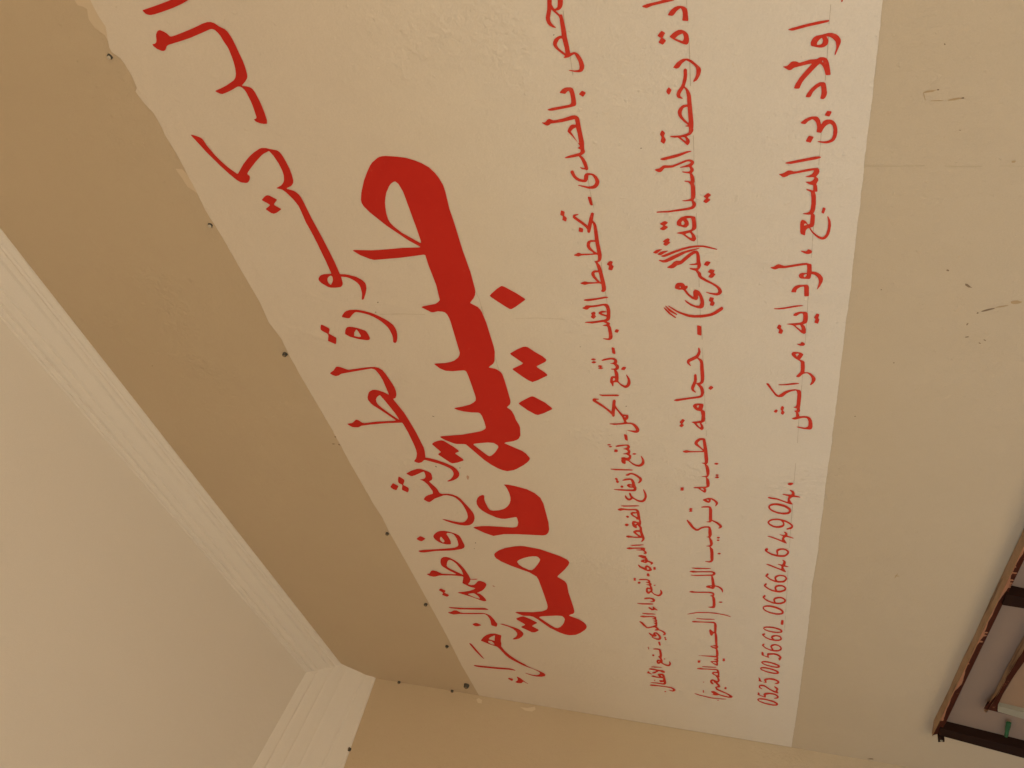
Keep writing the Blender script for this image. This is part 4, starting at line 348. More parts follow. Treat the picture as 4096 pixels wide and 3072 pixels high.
f5|-4070,21156 -11,62 -4,54 -11,25 -17,19 -25,13 -22,6 -32,-2 -11,-11 -28,-82 -4,-30 5,-33 17,-25 12,-9 22,-7 13,-1 19,4 38,21 0,-14 -10,-27 -26,-34 -25,-22 -19,-9 -50,-9 -23,0 -62,12 -18,0 -4,-5 16,-9 117,-42 22,-4 27,3 19,9 29,20 26,31 17,43 4,33/-4120,21221 2,-5 -3,-6 -24,-12 -13,0 -22,5 -9,5 -8,17 -2,12 3,25 18,2 20,-8 21,-16
f5|-4351,21223 -18,33 3,73 -26,119 1,13 13,18 8,18 4,35 -7,21 -32,31 -11,16 -2,40 -4,2 -6,-4 -17,-21 -24,-36 -6,-17 6,-22 15,-17 7,-17 23,-139 5,-47 -3,-11 -116,100 -53,40 -59,36 -52,20 -9,1 -10,-22 -3,-31 2,-9 8,-6 66,-26 49,-34 133,-120 34,-37 0,-6 -11,-14 -25,-20 -35,-16 -68,-19 -10,-6 -4,-17 -1,-30 4,-6 14,-1 86,16 48,11 38,14 20,13 14,17 9,25/-4397,21194 -1,-8 -5,-3 -19,-2 15,14 5,2
f5|-4667,21213 -24,43 -45,50 -54,39 -43,20 -10,-4 -9,-33 6,-18 12,-9 38,-15 18,-12 31,-29 34,-47 -3,-4 -17,-6 -54,-7 -44,2 -39,8 -10,-1 -7,-10 -5,-22 5,-13 8,-8 13,-9 23,-9 34,-4 85,15 34,9 13,9 8,13 4,35
f5|-5052,21096 -7,8 -34,17 -15,4 -8,-10 -15,-36 -1,-9 37,-18 25,-5 8,9|-5112,21286 -10,35 -19,40 -23,31 -17,18 -9,3 -7,-8 -8,-19 -6,-27 5,-10 34,-30 21,-44 -2,-9 -27,-29 -30,-15 -45,-11 -26,-1 -47,4 -10,-7 -12,-41 1,-11 59,-27 27,-17 18,-21 13,-29 -1,-7 -16,-18 -12,-10 -16,-6 -43,-9 -63,-1 -47,9 -20,13 -14,23 -9,31 -1,37 9,55 -3,21 -12,-18 -11,-27 -13,-47 -3,-27 3,-27 9,-27 8,-18 18,-20 40,-19 37,-6 36,-3 42,3 43,11 38,15 21,14 19,18 14,24 6,22 2,32 -7,22 -15,21 -39,21 62,16 22,11 18,14 8,9 7,18|-5381,21306 -23,14 -46,19 -11,-9 -19,-47 8,-8 67,-30 6,2 5,8 14,42
f5|-5686,21212 -43,281 -16,81 -8,15 -8,-6 -8,-24 -5,-44 44,-310 14,-51 12,-15 9,7 8,19
f5|-5858,21226 -4,57 -28,161 2,29 16,43 2,34 -40,67 -5,19 -1,24 -7,5 -41,-44 -7,-25 9,-29 23,-38 5,-20 42,-280 -3,-9 -15,-1 -38,24 -17,31 -12,47 -5,0 -3,-5 -10,-29 -2,-72 -5,-5 -17,2 -11,6 -16,14 -11,16 -5,17 4,54 -12,-6 -21,-26 -18,-29 -9,-34 -11,-6 -65,-3 -7,5 26,74 -1,14 -20,-15 -25,-43 -12,-7 -96,-10 -79,-3 -91,5 -33,10 -16,14 -11,24 -8,56 -7,-8 -10,-29 -8,-35 -1,-35 -5,-4 -138,5 -12,8 -3,14 4,7 39,21 22,20 15,31 -7,14 -26,12 -44,5 -128,-6 -36,-9 -29,-52 10,-7 58,-4 23,-5 27,-21 6,-8 0,-10 -79,-43 -69,-55 -29,-31 -21,-32 -8,-20 -2,-20 8,-20 11,-14 35,-26 44,-16 51,-8 88,-5 70,8 38,13 49,25 3,5 -7,6 -100,-18 -88,0 -38,4 -64,14 -31,15 -17,14 -8,15 5,20 17,31 20,27 57,52 44,29 26,12 6,-6 7,-26 10,-10 25,-7 50,-5 100,2 19,7 20,17 24,-13 36,-9 91,-6 115,5 42,6 36,11 6,-4 -2,-21 6,-8 77,8 36,12 11,-1 40,-19 17,-2 23,5 25,26 49,-33 28,-6 29,4 27,17/-6738,21306 0,-20 -15,-14 -6,1 -11,27 0,10 13,1|-6483,21071 -13,6 -60,14 -13,-5 -16,-21 2,-6 12,-5 61,-15 14,6 12,16
f5|-7184,21242 -29,14 -6,15 15,74 -21,-16 -29,-38 -16,-37 -1,-31 15,-31 13,-6 20,-1 15,10 15,16
f5|-7433,21308 -44,242 3,17 28,58 5,21 -8,22 -38,47 -9,43 -7,2 -12,-13 -20,-38 -4,-21 21,-48 -1,-86 44,-242 7,-63 -9,-5 -49,-5 -84,0 -6,10 4,53 -13,31 -24,17 -14,2 -21,-3 -24,-14 -14,-21 -11,-107 4,-11 12,-9 21,-7 50,-5 5,-6 -14,-38 -14,-19 -25,-19 -32,-18 -50,-12 -50,2 -93,17 -15,-1 9,-10 55,-30 78,-29 43,-6 28,3 21,7 50,31 32,34 20,42 8,48 118,8 18,8 24,64/-7637,21256 2,-8 -7,-6 -24,2 -24,12 -6,16 17,10 14,-1 15,-7
f5|-7841,21273 -1,69 -9,32 -16,27 -22,19 -29,16 -44,13 -14,-1 -6,-7 -5,-55 9,-7 37,-4 29,-19 28,-37 10,-42 -11,-9 -175,-9 -7,-11 4,-49 9,-6 14,-1 146,7 29,5 16,9 12,17
f5|-8247,21387 -37,160 -15,100 0,39 -6,14 -8,-2 -4,-12 -7,-62 7,-72 61,-277 7,-10 7,29 1,55
f5|-8377,21332 -22,50 -33,23 -15,3 -12,-17 -2,-33 45,-43 7,-22 -1,-20 -31,-12 -69,-3 -47,3 -21,9 -16,22 -10,33 -12,123 -11,57 -9,-18 -15,-65 -16,-29 -148,-120 -22,-35 -1,-12 10,-10 18,-9 72,3 63,16 20,13 12,15 8,0 21,-41 13,-11 21,-7 31,-6 54,-2 85,8 23,10 11,23 4,71/-8651,21341 5,-34 -9,-12 -53,-19 -30,-4 -18,3 10,17 79,71 10,0|-8409,21067 -79,31 -10,-2 -28,-19 -62,12 -8,-1 -9,-8 -16,-40 9,-8 70,-13 15,2 24,15 69,-12 7,4 12,17|-8640,21624 -67,24 -10,-3 -28,-29 -10,-3 -56,12 -9,-4 -11,-18 -9,-29 45,-17 32,-6 49,36 39,-7 16,2 23,30
f5|-9013,21266 -28,10 -7,6 -6,17 1,29 -5,6 -26,-30 -12,-29 -1,-35 7,-16 17,-13 24,0 26,21 11,23
f5|-9237,21390 -18,15 -17,6 -26,-2 -16,-7 -59,-45 -67,-81 -17,-10 -26,-7 -147,-5 -61,4 -91,61 -18,3 -13,-15 -6,-24 19,-23 49,-34 19,-23 13,-35 -2,-18 -11,-18 -48,-37 -57,-22 -71,-2 -73,24 -9,0 -9,-8 4,-13 36,-29 53,-25 36,-10 26,1 27,8 34,19 68,54 20,42 3,23 -6,30 8,6 114,-1 120,8 29,26 21,47 9,1 26,-18 68,-27 17,-3 8,3 29,33 8,23 11,53 -1,35/-9271,21320 0,-18 -8,-7 -56,28 5,7 42,16 8,-5
f5|-9964,21399 -27,109 -6,92 -11,6 -12,-37 3,-92 23,-133 22,-71 12,-5 4,5 1,84
f5|-9979,21799 -5,4 -18,-4 -256,-139 -37,-26 -12,-19 -8,-31 5,-43 19,-25 69,-48 40,-48 30,-54 11,-48 -8,-13 -47,-13 -37,-5 -264,7 -38,11 -22,39 -12,-9 -10,-37 -14,-10 -29,-4 -12,6 -19,42 -26,-25 -15,-7 -104,-11 -11,8 -32,56 -10,8 -10,-1 -16,-27 -4,-32 49,-107 8,-35 -3,-41 -10,-10 -28,-15 -59,-14 -71,-2 -39,4 -20,9 -20,21 -9,25 21,121 -4,20 -19,-17 -13,-23 -24,-83 -10,-96 8,-25 14,-15 51,-12 90,4 88,15 58,24 31,30 11,25 4,63 -11,62 8,6 82,21 10,-2 20,-19 30,-6 67,8 67,-7 236,-7 75,4 57,12 11,13 8,24 11,55 -17,85 -20,42 -32,48 -92,91 11,16 46,35 109,57 111,51 14,18|-10536,21530 -14,12 -66,17 -48,-21 -49,10 -20,0 -21,-16 -12,-19 16,-11 50,-15 11,2 36,24 49,-12 39,-1 16,11|-10628,21629 -16,19 -37,23 -19,-9 -21,-28 11,-13 43,-20 19,5
ph|-12709,21354 -22,27 -19,5 -23,-13 -12,-21 0,-21 13,-20 30,-27 15,-4 18,5 12,14 -2,34
ph|-12929,21342 -16,0 -54,-37 -23,-8 -37,6 -21,14 -6,14 15,126 -10,19 -12,-6 -15,-28 -33,-86 -88,17 -93,1 3,25 75,140 18,50 23,136 -7,21 -14,5 -17,-12 -20,-36 -16,-136 -104,-202 -18,-50 1,-35 8,-7 12,1 77,37 53,18 25,-2 28,-13 45,-41 -5,-133 16,-7 26,36 22,77 60,0 36,7 23,10 28,30 18,35
ph|-13404,21626 -12,35 -33,43 -44,26 -40,8 -37,-3 -37,-13 -43,-27 -44,-44 -52,-103 -16,-109 8,-43 22,-50 29,-28 49,-22 51,-3 49,11 38,19 59,58 32,51 25,79 7,64/-13469,21633 7,-44 -5,-51 -39,-108 -65,-73 -38,-19 -25,0 -29,20 -16,25 -19,93 10,73 30,69 55,63 25,15 37,10 26,-6 15,-11
ph|-13937,21641 -17,36 -27,30 -50,32 -41,10 -39,-5 -46,-24 -41,-38 -34,-45 -19,-67 5,-52 16,-37 29,-36 32,-22 38,-12 66,2 52,12 6,-6 -14,-29 -44,-52 -49,-46 -24,-13 -14,0 -29,18 -55,66 -23,8 -24,-9 32,-81 36,-26 42,-14 53,2 50,23 63,58 45,60 30,66 15,74 0,51/-13991,21642 21,-97 -10,-52 -70,-45 -19,-4 -40,1 -36,23 -34,58 -8,45 12,55 58,67 37,20 27,-6 30,-19
ph|-14360,21418 -12,5 -50,-29 -28,3 -26,11 -8,15 12,75 -9,15 -48,-76 -9,-2 -72,17 -56,0 -18,4 105,198 15,69 -8,22 -14,-2 -101,-204 -90,-137 -15,-46 16,-5 14,4 131,52 28,-3 47,-27 9,-15 -34,-120 -2,-15 9,-9 14,10 62,113 15,4 55,-1 35,14 31,31
ph|-15029,21757 -35,31 -31,9 -43,-3 -29,-15 -69,-62 -46,-55 -41,-110 -7,-77 12,-70 16,-30 73,-52 59,-25 44,-6 29,2 41,13 55,52 23,61 -10,53 -24,46 -49,37 -67,9 -113,-21 -5,27 29,84 72,86 16,4 31,-16 30,-5 34,10/-15054,21464 15,-45 -12,-39 -39,-40 -43,-7 -62,26 -40,33 -19,45 3,79 14,6 30,-5 86,2 35,-17
ph|-15427,21427 -13,6 -40,-24 -29,-4 -98,18 -14,15 12,63 -13,29 -54,-85 -96,-2 -22,8 36,77 99,162 10,55 -15,17 -17,-9 -29,-40 -141,-255 -58,-73 -10,-39 13,-6 15,1 143,53 38,3 13,-15 -5,-63 20,-39 45,86 93,-14 58,6 49,30
ph|-16034,21731 -19,16 -73,29 -32,5 -15,-3 -132,-106 -67,-106 -11,-81 27,-97 22,-23 37,-23 89,-31 48,-1 30,5 64,32 26,48 1,80 -35,55 -60,44 -33,8 -47,0 -76,-16 -4,21 48,78 81,65 16,3 52,-23 32,-5 27,10/-16096,21459 -4,-56 -24,-41 -43,-17 -32,3 -57,27 -35,39 -15,96 69,29 47,3 59,-37
ph|-16453,21764 -76,42 -49,4 -31,-9 -107,-89 -70,-99 -22,-99 5,-58 15,-32 65,-72 44,-24 40,-11 49,-2 31,6 60,36 26,32 9,33 -11,73 -37,48 -66,30 -50,3 -94,-18 4,55 47,75 77,66 25,11 16,-2 37,-19 33,-3 23,6/-16541,21471 11,-50 -8,-25 -36,-33 -40,-9 -38,15 -41,40 -25,41 -9,57 14,9 69,17 41,0 37,-22
ph|-16982,21794 -61,32 -36,10 -32,-7 -61,-31 -79,-64 -73,-127 -16,-109 17,-75 76,-82 81,-28 50,0 33,6 64,43 26,34 9,33 -13,66 -32,49 -44,34 -72,20 -98,-15 -12,8 4,24 45,85 58,65 46,24 17,1 38,-22 35,-5 32,15/-17067,21475 12,-47 -5,-25 -34,-35 -47,-17 -42,16 -42,41 -25,41 -13,75 29,18 82,13 42,-20
ph|-17455,21769 -34,34 -33,18 -55,10 -51,-7 -52,-22 -43,-35 -70,-95 -38,-137 13,-94 36,-58 34,-21 38,-12 70,1 57,19 69,52 43,59 35,85 12,84 -7,68/-17528,21771 18,-37 9,-76 -27,-110 -64,-102 -44,-37 -49,-16 -41,25 -18,33 -15,76 17,106 48,91 59,55 32,16 34,3 19,-6
ph|-18060,21398 -115,10 -91,-1 -17,-13 -2,-35 35,-14 182,0 23,19 1,17
ph|-18456,21744 -24,35 -31,23 -40,11 -37,-3 -56,-32 -50,-80 -31,-115 6,-115 37,-78 22,-17 38,-13 56,1 37,14 38,36 32,53 29,123 1,70/-18511,21728 10,-114 -15,-85 -48,-102 -32,-24 -20,3 -11,11 -33,79 4,140 26,80 50,62 17,5 21,-6
ph|-18815,21798 -57,43 -20,2 -33,-10 -124,-81 -70,-99 -25,-126 24,-89 53,-52 53,-22 76,2 81,32 25,27 11,62 -19,71 -47,49 -62,18 -39,0 -54,-16 -17,8 17,54 44,63 65,47 17,6 21,-5 25,-20 40,-6 29,16/-18903,21523 12,-37 -11,-53 -29,-22 -55,-8 -25,10 -34,35 -19,80 62,45 26,8 21,-8
ph|-19339,21795 -76,42 -21,4 -38,-7 -122,-76 -88,-129 -18,-83 8,-63 23,-46 74,-62 78,-23 78,7 73,30 64,73 10,63 -38,62 -51,36 -56,14 -40,0 -130,-38 3,49 59,88 50,38 53,22 66,-23 20,0 18,7/-19367,21521 -5,-51 -34,-46 -57,-28 -48,-1 -47,25 -29,28 -32,99 151,49 46,-19
ph|-19803,21842 -65,8 -102,-2 -26,-7 -82,-158 -3,-19 23,-10 78,17 43,-5 64,-110 -12,-71 -62,-68 -37,-13 -21,3 -29,24 -22,5 -100,-32 14,-18 153,-37 59,11 74,40 50,56 21,64 -42,165 -22,18 -41,12 -105,-13 -14,9 15,56 21,20 143,9 33,27
ph|-20314,21819 -52,32 -43,2 -23,-6 -58,-38 -54,-86 -47,-142 -6,-122 32,-55 44,-22 64,0 48,24 79,104 44,178 -2,75/-20374,21807 11,-101 -24,-113 -71,-137 -17,-15 -20,-3 -22,32 -6,56 30,160 29,66 38,47 28,16
ph|-20660,21836 -27,29 -33,13 -45,3 -40,-10 -56,-45 -70,-125 -25,-86 -8,-105 31,-85 34,-20 47,-9 62,11 45,31 73,114 37,170 -2,57/-20728,21832 13,-101 -17,-94 -49,-115 -48,-62 -19,-7 -34,30 -4,57 25,161 25,58 57,77 25,9
ph|-21289,21922 -13,4 -107,-17 -96,12 -20,-19 -9,-39 15,-49 53,39 135,24|-21256,21661 -44,76 -62,39 -51,7 -81,-30 -19,3 -14,48 -9,5 -15,-23 -16,-70 41,-7 112,7 26,-9 44,-57 4,-89 -20,-78 -31,-41 -19,-10 -37,4 -76,60 -28,14 -4,-8 4,-48 25,-38 37,-23 75,-17 43,6 59,26 56,60 27,77 -3,58
ph|-21740,21884 -56,25 -96,7 -54,-22 -42,-50 -3,-20 15,-6 22,3 76,53 39,0 27,-20 9,-61 -28,-47 -136,-110 -118,-129 -27,-79 4,-30 22,-10 107,31 48,-4 77,-18 46,2 52,25 67,69 -17,15 -46,-2 -62,-23 -37,-28 -127,14 -20,10 95,128 185,149 11,79
ph|-22209,21928 -9,10 -68,-2 -77,13 -41,-11 -94,-192 22,-24 123,-5 52,-9 62,-80 7,-89 -13,-49 -66,-51 -36,-9 -27,7 -72,66 -28,11 -7,-8 7,-50 26,-39 26,-19 70,-21 47,2 96,42 48,50 25,69 -10,119 -45,79 -48,30 -68,23 -24,0 -64,-24 -27,10 44,101 24,10 84,2
ph|-22601,21905 -30,30 -37,15 -50,4 -46,-11 -84,-69 -61,-102 -35,-113 -10,-132 38,-100 43,-30 41,-9 72,5 54,27 50,51 47,81 46,211 -3,71/-22674,21900 21,-125 -26,-132 -54,-123 -71,-74 -27,4 -23,28 -14,71 25,182 81,153 58,30"""
LINE = {'fi': ('text_line', 'top line of red lettering, medium strokes'), 'se': ('text_line', 'second line of very large bold red lettering'),
        'th': ('text_line', 'third line of small red lettering'), 'fo': ('text_line', 'fourth line of small red lettering with a bracket'),
        'f5': ('text_line', 'fifth line of red lettering, the address'), 'ph': ('phone_number', 'red phone numbers 0525005660 - 0666464904')}
seen = []
rows = WORDS.strip().split('\n')
line_objs = {}
order = ['fi', 'se', 'th', 'fo', 'f5', 'ph']
prev_key = None
for row in rows:
    cells = row.split('|'); key = cells[0]
    if key == 'fi' and 'se' in line_objs: key = 'f5'
    if key not in line_objs:
        line_objs[key] = link(LINE[key][0], None, sign, None, label=LINE[key][1])
    parts = []
    for g in cells[1:]:
        loops = []
        for lp in g.split('/'):
            x = z = 0; P = []
            for t in lp.split():
                a, b = t.split(','); x += int(a); z += int(b); P.append((x / 8000.0, z / 8000.0))
            loops.append(P)
        parts.append(flat_poly(loops, -0.0022))
    V, F = join(parts)
    nm = 'digit' if key == 'ph' else 'word'
    link(nm, mesh(nm, V, F), line_objs[key], M['red'] if key in ('fi', 'se') else M['red_thin'])

# ------------------------------------------------------------------ nails and plugs above the sign
def disc(r0, r1, h, n=10, seed=0, cx=0, cz=0):
    """a stub standing out of the wall (towards -Y): rim, slightly uneven head"""
    rr = random.Random(seed); V, F = [], []
    for (r, y) in ((r0*1.05, 0.0), (r0, -h*.7), (r1, -h), (r1*.55, -h), (r1*.45, -h*.55)):
        for i in range(n):
            a = 2*math.pi*i/n; q = r * (1 + rr.uniform(-.12, .12))
            V.append((cx + q*math.cos(a), y, cz + q*math.sin(a)))
    for k in range(4):
        for i in range(n):
            j = (i+1) % n; F.append((k*n+i, k*n+j, (k+1)*n+j, (k+1)*n+i))
    F.append(tuple(4*n + i for i in range(n)))
    return V, F
NAILS = [[-0.3973,3.93809,0.00752,'w'],[-0.78362,3.92528,0.00806,'w'],[-1.18136,3.91764,0.00926,'g'],[-1.99065,3.91156,0.00891,'g'],[-2.44594,3.91588,0.01012,'g'],[-2.77415,3.92658,0.00984,'g'],[-3.12623,3.9386,0.01485,'g'],[-3.23351,4.29343,0.01057,'g'],[-3.23751,4.03138,0.00994,'g']]
NL = ['pale plastic plug with a dark crescent rim, nearest the top edge of the photo',
      'pale plug with a grey rim beside the second row of lettering',
      'grey screw stub just outside the sign edge, third from the top of the photo',
      'small dark screw stub beside the word group with three dots',
      'small square-headed dark stub between two others on the upper sign edge',
      'small dark stub nearest the last letters of the top text line',
      'largest dark rusty screw beside the inner corner of the sign',
      'tiny dark stub in the wall corner close to the cornice',
      'tiny dark stub in the wall corner close to the sign']
for i, (x, z, r, k) in enumerate(NAILS):
    r *= .68 if i != 6 else .8
    x = max(x, XB + r + .001)
    t = link('wall_screw', None, None, None, category='screw', label=NL[i], group='screws left along the upper edge of the sign')
    t.location = (x, 0, z)
    V, F = disc(r*.95, r*.85, r*(.9 if k == 'w' else 1.2), 7 if k == 'g' else 14, i)
    if k == 'w':
        V, F = disc(r*1.0, r*.9, r*.45, 14, i)
        link('rim', mesh('rim', V, F), t, M['steel'])
        V, F = disc(r*.72, r*.6, r*.9, 12, i+20, cx=-r*.18, cz=r*.2)
        link('plug', mesh('plug', V, F), t, M['plug'])
    else:
        link('shank', mesh('shank', V, F), t, M['steel'])
        V, F = join([disc(r*.5, r*.4, r*1.6, 6, i+9, cx=r*.1, cz=-r*.1)])
        link('head', mesh('head', V, F), t, M['dark'])
nb = [-3.22313,-0.32154,4.41263]
t = link('wall_screw', None, None, None, category='screw', label='lone dark screw on the return wall at the cornice edge', group='screws left along the upper edge of the sign')
t.location = (XB, nb[1], nb[2]); t.rotation_euler = (0, 0, math.radians(90))
V, F = disc(.0085, .0075, .010, 8, 3); link('shank', mesh('shank', V, F), t, M['steel'])
V, F = disc(.004, .003, .014, 6, 4); link('head', mesh('head', V, F), t, M['dark'])

# ------------------------------------------------------------------ window frame unit low on the wall
W = {'bead_out':[(-2.9037,0.0000,2.1818),(-2.8000,0.0000,2.1900),(-2.5833,-0.0004,2.1809),(-2.4008,-0.0004,2.1766),(-2.1934,-0.0018,2.1687),(-2.1593,-0.0017,2.1681),(-1.9068,-0.0022,2.1609),(-1.7594,-0.0030,2.1557),(-1.7035,-0.0033,2.1537)],'bead_in':[(-2.8299,-0.0312,2.1919),(-2.6575,-0.0312,2.1858),(-2.5484,-0.0312,2.1825),(-2.3831,-0.0318,2.1766),(-2.2591,-0.0325,2.1720),(-2.0655,-0.0328,2.1664),(-1.9992,-0.0335,2.1631),(-1.9071,-0.0340,2.1597),(-1.8208,-0.0342,2.1572),(-1.7191,-0.0343,2.1543)],'rail_low':[(-2.7796,-0.0325,2.1720),(-2.6426,-0.0326,2.1688),(-2.3991,-0.0335,2.1620),(-2.1444,-0.0344,2.1546),(-2.0949,-0.0347,2.1530),(-1.9939,-0.0350,2.1502),(-1.9352,-0.0351,2.1487),(-1.7803,-0.0358,2.1441)],'stile':[(-2.7593,-0.0407,2.1803),(-2.7580,-0.0680,1.9535),(-2.8213,-0.0694,1.9411),(-2.8136,-0.0410,2.1777)],'mull':[(-1.9244,-0.0441,2.1525),(-1.9269,-0.0484,2.1164),(-1.9734,-0.0495,2.1073),(-1.9764,-0.0440,2.1531)],'lug':[(-2.8155,-0.0407,2.1803),(-2.8105,-0.0429,2.1624),(-2.8327,-0.0433,2.1593),(-2.8416,-0.0412,2.1767)],'ibead_out':[(-2.6102,-0.0244,2.0820),(-2.4929,-0.0252,2.0758),(-2.3413,-0.0252,2.0753),(-2.1383,-0.0258,2.0704)],'irail_up':[(-2.5638,-0.0492,2.0836),(-2.4576,-0.0498,2.0788),(-2.2894,-0.0502,2.0751),(-2.1663,-0.0510,2.0690)],'irail_low':[(-2.5186,-0.0514,2.0654),(-2.4005,-0.0514,2.0658),(-2.3032,-0.0521,2.0596),(-2.2396,-0.0527,2.0546)],'irail_bot':[(-2.5600,-0.0480,2.0939),(-2.5729,-0.0511,2.0678),(-2.5796,-0.0553,2.0327),(-2.5794,-0.0607,1.9880)],'strip':[(-2.5136,-0.0551,2.0655),(-2.5129,-0.0628,2.0016),(-2.5546,-0.0638,1.9934),(-2.5470,-0.0557,2.0608)],'green':[(-2.6387,-0.0382,2.0190),(-2.6352,-0.0395,2.0087),(-2.7374,-0.0407,1.9982),(-2.7357,-0.0397,2.0065)]}
win = link('window_frame', None, None, None, category='window',
           label='brown framed window with taupe panes, dark iron uprights and orange paint runs, low beside the corner')
def prism(front, back_y=0.0, drop=0.0):
    n = len(front); V = [tuple(p) for p in front] + [(p[0], back_y, p[2] - drop) for p in front]
    ar = sum(front[i][0]*front[(i+1)%n][2] - front[(i+1)%n][0]*front[i][2] for i in range(n))
    F = [tuple(range(n))] if ar > 0 else [tuple(range(n-1, -1, -1))]
    for i in range(n):
        j = (i+1) % n; q = (i, j, j+n, i+n); F.append(q if ar < 0 else q[::-1])
    return V, F
SL = 0.12
def ext(a, b, x):          # extrapolate the line a->b to x
    t = (x - a[0]) / (b[0] - a[0]); return tuple(a[k] + (b[k] - a[k]) * t for k in range(3))
def extz(a, b, z):
    t = (z - a[2]) / (b[2] - a[2]); return tuple(a[k] + (b[k] - a[k]) * t for k in range(3))
XE = -1.15
ZL = 1.15
def strip_mesh(A, B):
    V = list(A) + list(B); n = len(A); F = []
    return V, F
def resample(P, n):
    D = [0]
    for a, b in zip(P[:-1], P[1:]): D.append(D[-1] + math.dist(a, b))
    out = []
    for i in range(n):
        s = D[-1] * i / (n-1); k = max(j for j in range(len(D)) if D[j] <= s + 1e-9); k = min(k, len(P)-2)
        t = (s - D[k]) / (D[k+1] - D[k] + 1e-12); out.append(tuple(P[k][q] + (P[k+1][q]-P[k][q])*t for q in range(3)))
    return out
def bead(A, B, n, name, mm, parent, amp=.0012, seed=0):
    A = resample(A, n); B = resample(B, n); V, F = [], []
    m = 6
    for i in range(n):
        for j in range(m):
            t = j / (m-1); p = [A[i][k] + (B[i][k]-A[i][k])*t for k in range(3)]
            bul = math.sin(t*math.pi) * .006 + amp * noise.noise(Vector((i*.35, j*.9, seed)))
            V.append((p[0], p[1] - bul, p[2] + (amp*.6*noise.noise(Vector((i*.3, j*1.3, seed+4))))))
    for i in range(n-1):
        for j in range(m-1):
            a = i*m+j; F.append((a, a+1, a+m+1, a+m))
    return link(name, mesh(name, V, F, True), parent, M[mm])
bo = W['bead_out'] + [ext(W['bead_out'][-3], W['bead_out'][-1], XE)]
bi = W['bead_in'] + [ext(W['bead_in'][-4], W['bead_in'][-1], XE)]
rl = W['rail_low'] + [ext(W['rail_low'][-3], W['rail_low'][-1], XE)]
st = W['stile']
# outer top rail: polygon between the bead and its lower edge
rail_poly = [st[3]] + bi + rl[::-1] + [st[0]]
rail_poly = [(p[0], -0.0345 - .002, p[2]) for p in rail_poly]
V, F = prism(rail_poly, -0.003, 0.018)
rail = link('top_rail', mesh('top_rail', V, F), win, M['marble'], label='brown top rail with orange paint runs')
bead([(p[0], p[1]-.0005, p[2]) for p in bo], [(p[0], -0.0372, p[2]-.0008) for p in bi], 90, 'mortar_bead', 'bead', win, seed=1)
# orange runs dripping from the bead over the rail
rr = random.Random(4)
def drip(x, w, l, name='paint_run'):
    def at(P, x):
        for a, b in zip(P[:-1], P[1:]):
            if min(a[0], b[0]) <= x <= max(a[0], b[0]): return ext(a, b, x)
        return P[-1]
    top = at(bi, x); low = at(rl, x); zt = top[2] + .001; zb = top[2] - (top[2] - low[2]) * l
    P = [(x - w/2, zt), (x - w*.35, (zt+zb)/2), (x - w*.4, zb + w*.5), (x, zb), (x + w*.4, zb + w*.5), (x + w*.3, (zt+zb)/2), (x + w/2, zt)]
    front = [(a, -0.0382, b) for a, b in P]
    V, F = prism(front, -0.0366)
    link(name, mesh(name, V, F), rail, M['orange'])
for (x, w, l) in [[-1.81198,0.00613,0.3],[-1.83749,0.00444,0.95],[-1.86988,0.00638,1.0],[-1.88318,0.00644,1.0],[-1.89162,0.00648,1.0],[-1.90072,0.00746,1.0],[-2.13238,0.00655,0.9],[-2.14831,0.00995,0.9],[-2.18302,0.00791,0.8],[-2.31596,0.00614,0.3],[-1.62,0.012,1.0],[-1.5,0.01,0.6],[-1.33,0.012,0.9]]: drip(x, w, l)
# the ragged orange film along the upper edge of the rail
film = []
N_ = 160
for i in range(N_ + 1):
    x = bi[0][0] + .12 + (XE - bi[0][0] - .12) * i / N_
    for a, b in zip(bi[:-1], bi[1:]):
        if a[0] <= x <= b[0]: z = ext(a, b, x)[2]; break
    frac = max(0.05, .20 + .5*noise.noise(Vector((x*9, 1.7, 0))) + 0.09*noise.noise(Vector((x*60, .7, 0))))
    film.append((x, z, frac * .02))
V, F = [], []
for (x, z, hgt) in film: V += [(x, -0.0376, z + .001), (x, -0.0376, z - hgt)]
for i in range(len(film)-1): F.append((2*i, 2*i+1, 2*i+3, 2*i+2))
link('paint_film', mesh('paint_film', V, F), rail, M['orange'])
# uprights
stv = [st[0], st[3], extz(st[3], st[2], ZL), extz(st[0], st[1], ZL)]
V, F = prism(stv, -0.002)
stile = link('stile', mesh('stile', V, F), win, M['iron'], label='dark iron upright at the corner end')
lg = W['lug']; V, F = prism([(p[0], -0.052, p[2]) for p in lg], -0.03)
link('lug', mesh('lug', V, F), stile, M['iron'])
c0 = lg[0]; V, F = disc(.0042, .0036, .003, 8, 8)
V = [(v[0] + (lg[0][0]+lg[2][0])/2, v[1]-.0525, v[2] + (lg[0][2]+lg[2][2])/2) for v in V]
link('screw_head', mesh('screw_head', V, F), stile, M['alu'])
mu = W['mull']; muv = [mu[0], mu[3], extz(mu[3], mu[2], ZL), extz(mu[0], mu[1], ZL)]
V, F = prism(muv, -0.002)
link('mullion', mesh('mullion', V, F), win, M['iron'], label='second dark iron upright')
V, F = prism([(XE-.045, p[1], p[2]) if k in (1, 2) else (XE, p[1], p[2]) for k, p in enumerate(muv)], -0.002)
link('mullion', mesh('mullion', V, F), win, M['iron'])
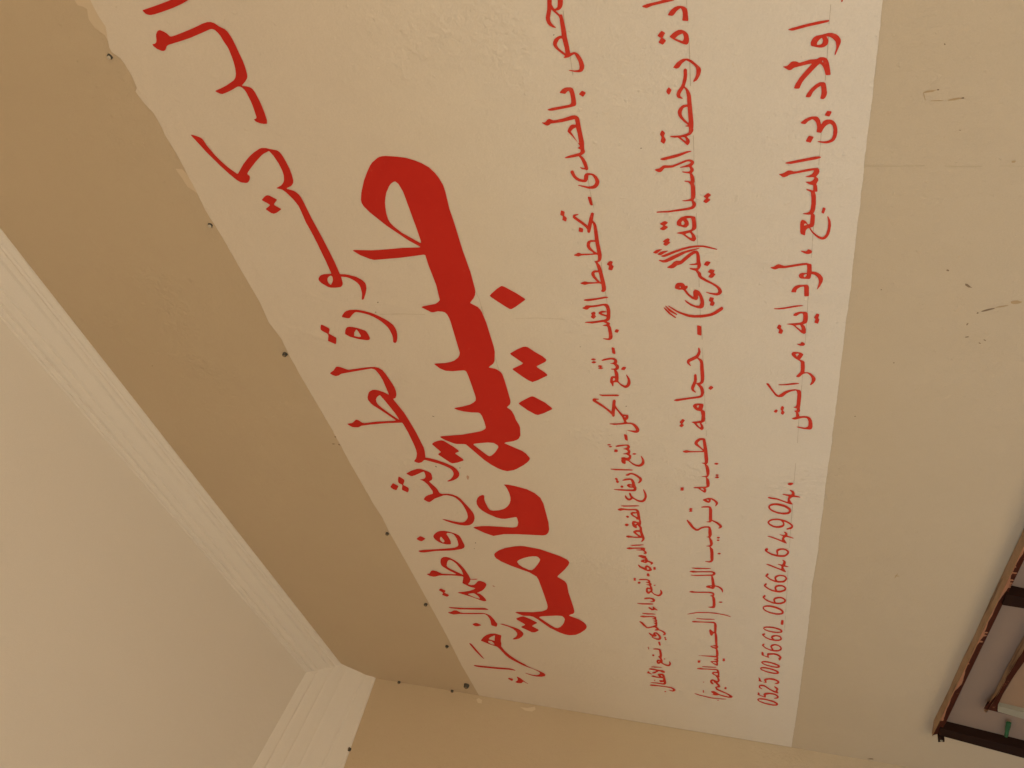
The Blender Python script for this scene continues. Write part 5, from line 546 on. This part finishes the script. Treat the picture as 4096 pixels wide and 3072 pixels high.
# panes: slightly leaning, behind rail and uprights
z0 = rl[0][2]
def lean(x, z, o): return (x, -(o + SL * max(0, (2.1813) - z)), z)
pl, pm, pr = st[0][0], (mu[0][0]+mu[3][0])/2, XE
for a, b in ((pl-.03, pm), (pm, pr)):
    za, zb = (ext(rl[0], rl[-2], q)[2] - .004 for q in (a, b))
    V, F = prism([lean(a, za, .012), lean(a, ZL+.02, .012), lean(b, ZL+.02, .012), lean(b, zb, .012)], -0.001, 0.01)
    link('pane', mesh('pane', V, F), win, M['pane'])
V, F = prism([lean(st[3][0], ZL+.02, .04), lean(st[3][0], ZL-.03, .04), lean(XE, ZL-.03, .04), lean(XE, ZL+.02, .04)], -0.001)
link('bottom_rail', mesh('bottom_rail', V, F), win, M['marble'])
# inner frame
ib = W['irail_bot']; iu = W['irail_up']; il = W['irail_low']; io = W['ibead_out']
XI = pm - .06
iux = iu + [ext(iu[0], iu[-1], XI)]; ilx = il + [ext(il[0], il[-1], XI)]
V, F = prism([ib[0]] + iux + ilx[::-1] + [extz(il[0], (il[0][0], il[0][1]-.012, il[0][2]-.1), ZL+.12)] + [lean(ib[-1][0], ZL+.12, .048)], -0.012, 0.02)
inner = link('inner_frame', mesh('inner_frame', V, F), win, M['marble'], label='smaller brown inner frame set on the pane')
bead([(p[0]-.004, p[1]-.004, p[2]) for p in io + [ext(io[0], io[-1], XI)]], [(p[0], p[1]-.003, p[2]) for p in iux], 50, 'mortar_bead', 'bead', inner, seed=9, amp=.002)
V, F = prism([lean(il[0][0], ilx[0][2]-.001, .03), lean(il[0][0], ZL+.14, .03), lean(XI, ZL+.14, .03), lean(XI, ilx[-1][2]-.001, .03)], -0.013)
link('inner_pane', mesh('inner_pane', V, F), win, M['pane2'])
sp = W['strip']; spv = [sp[0], sp[3], extz(sp[3], sp[2], ZL+.2), extz(sp[0], sp[1], ZL+.2)]
V, F = prism([(p[0], p[1]-.002, p[2]) for p in spv], -0.02)
link('metal_strip', mesh('metal_strip', V, F), win, M['alu'])
gr = W['green']; V, F = [], []
ctr = [tuple((gr[0][k]+gr[1][k])/2 for k in range(3)), tuple((gr[2][k]+gr[3][k])/2 for k in range(3))]
for i in range(7):
    t = i/6; c = [ctr[0][k] + (ctr[1][k]-ctr[0][k])*t for k in range(3)]
    w_ = .0075 * (1 - .35*t) * (1 + .25*noise.noise(Vector((i*1.7, 0, 2))))
    for a in range(6):
        th = a/6*2*math.pi; V.append((c[0] + .0*w_, c[1] - .006 - w_*.5*math.sin(th), c[2] + w_*math.cos(th)))
    if i:
        for a in range(6): F.append(((i-1)*6+a, (i-1)*6+(a+1)%6, i*6+(a+1)%6, i*6+a))
F += [tuple(range(6)), tuple(36 + k for k in range(6))]
link('green_tape', mesh('green_tape', V, F), win, M['green'])
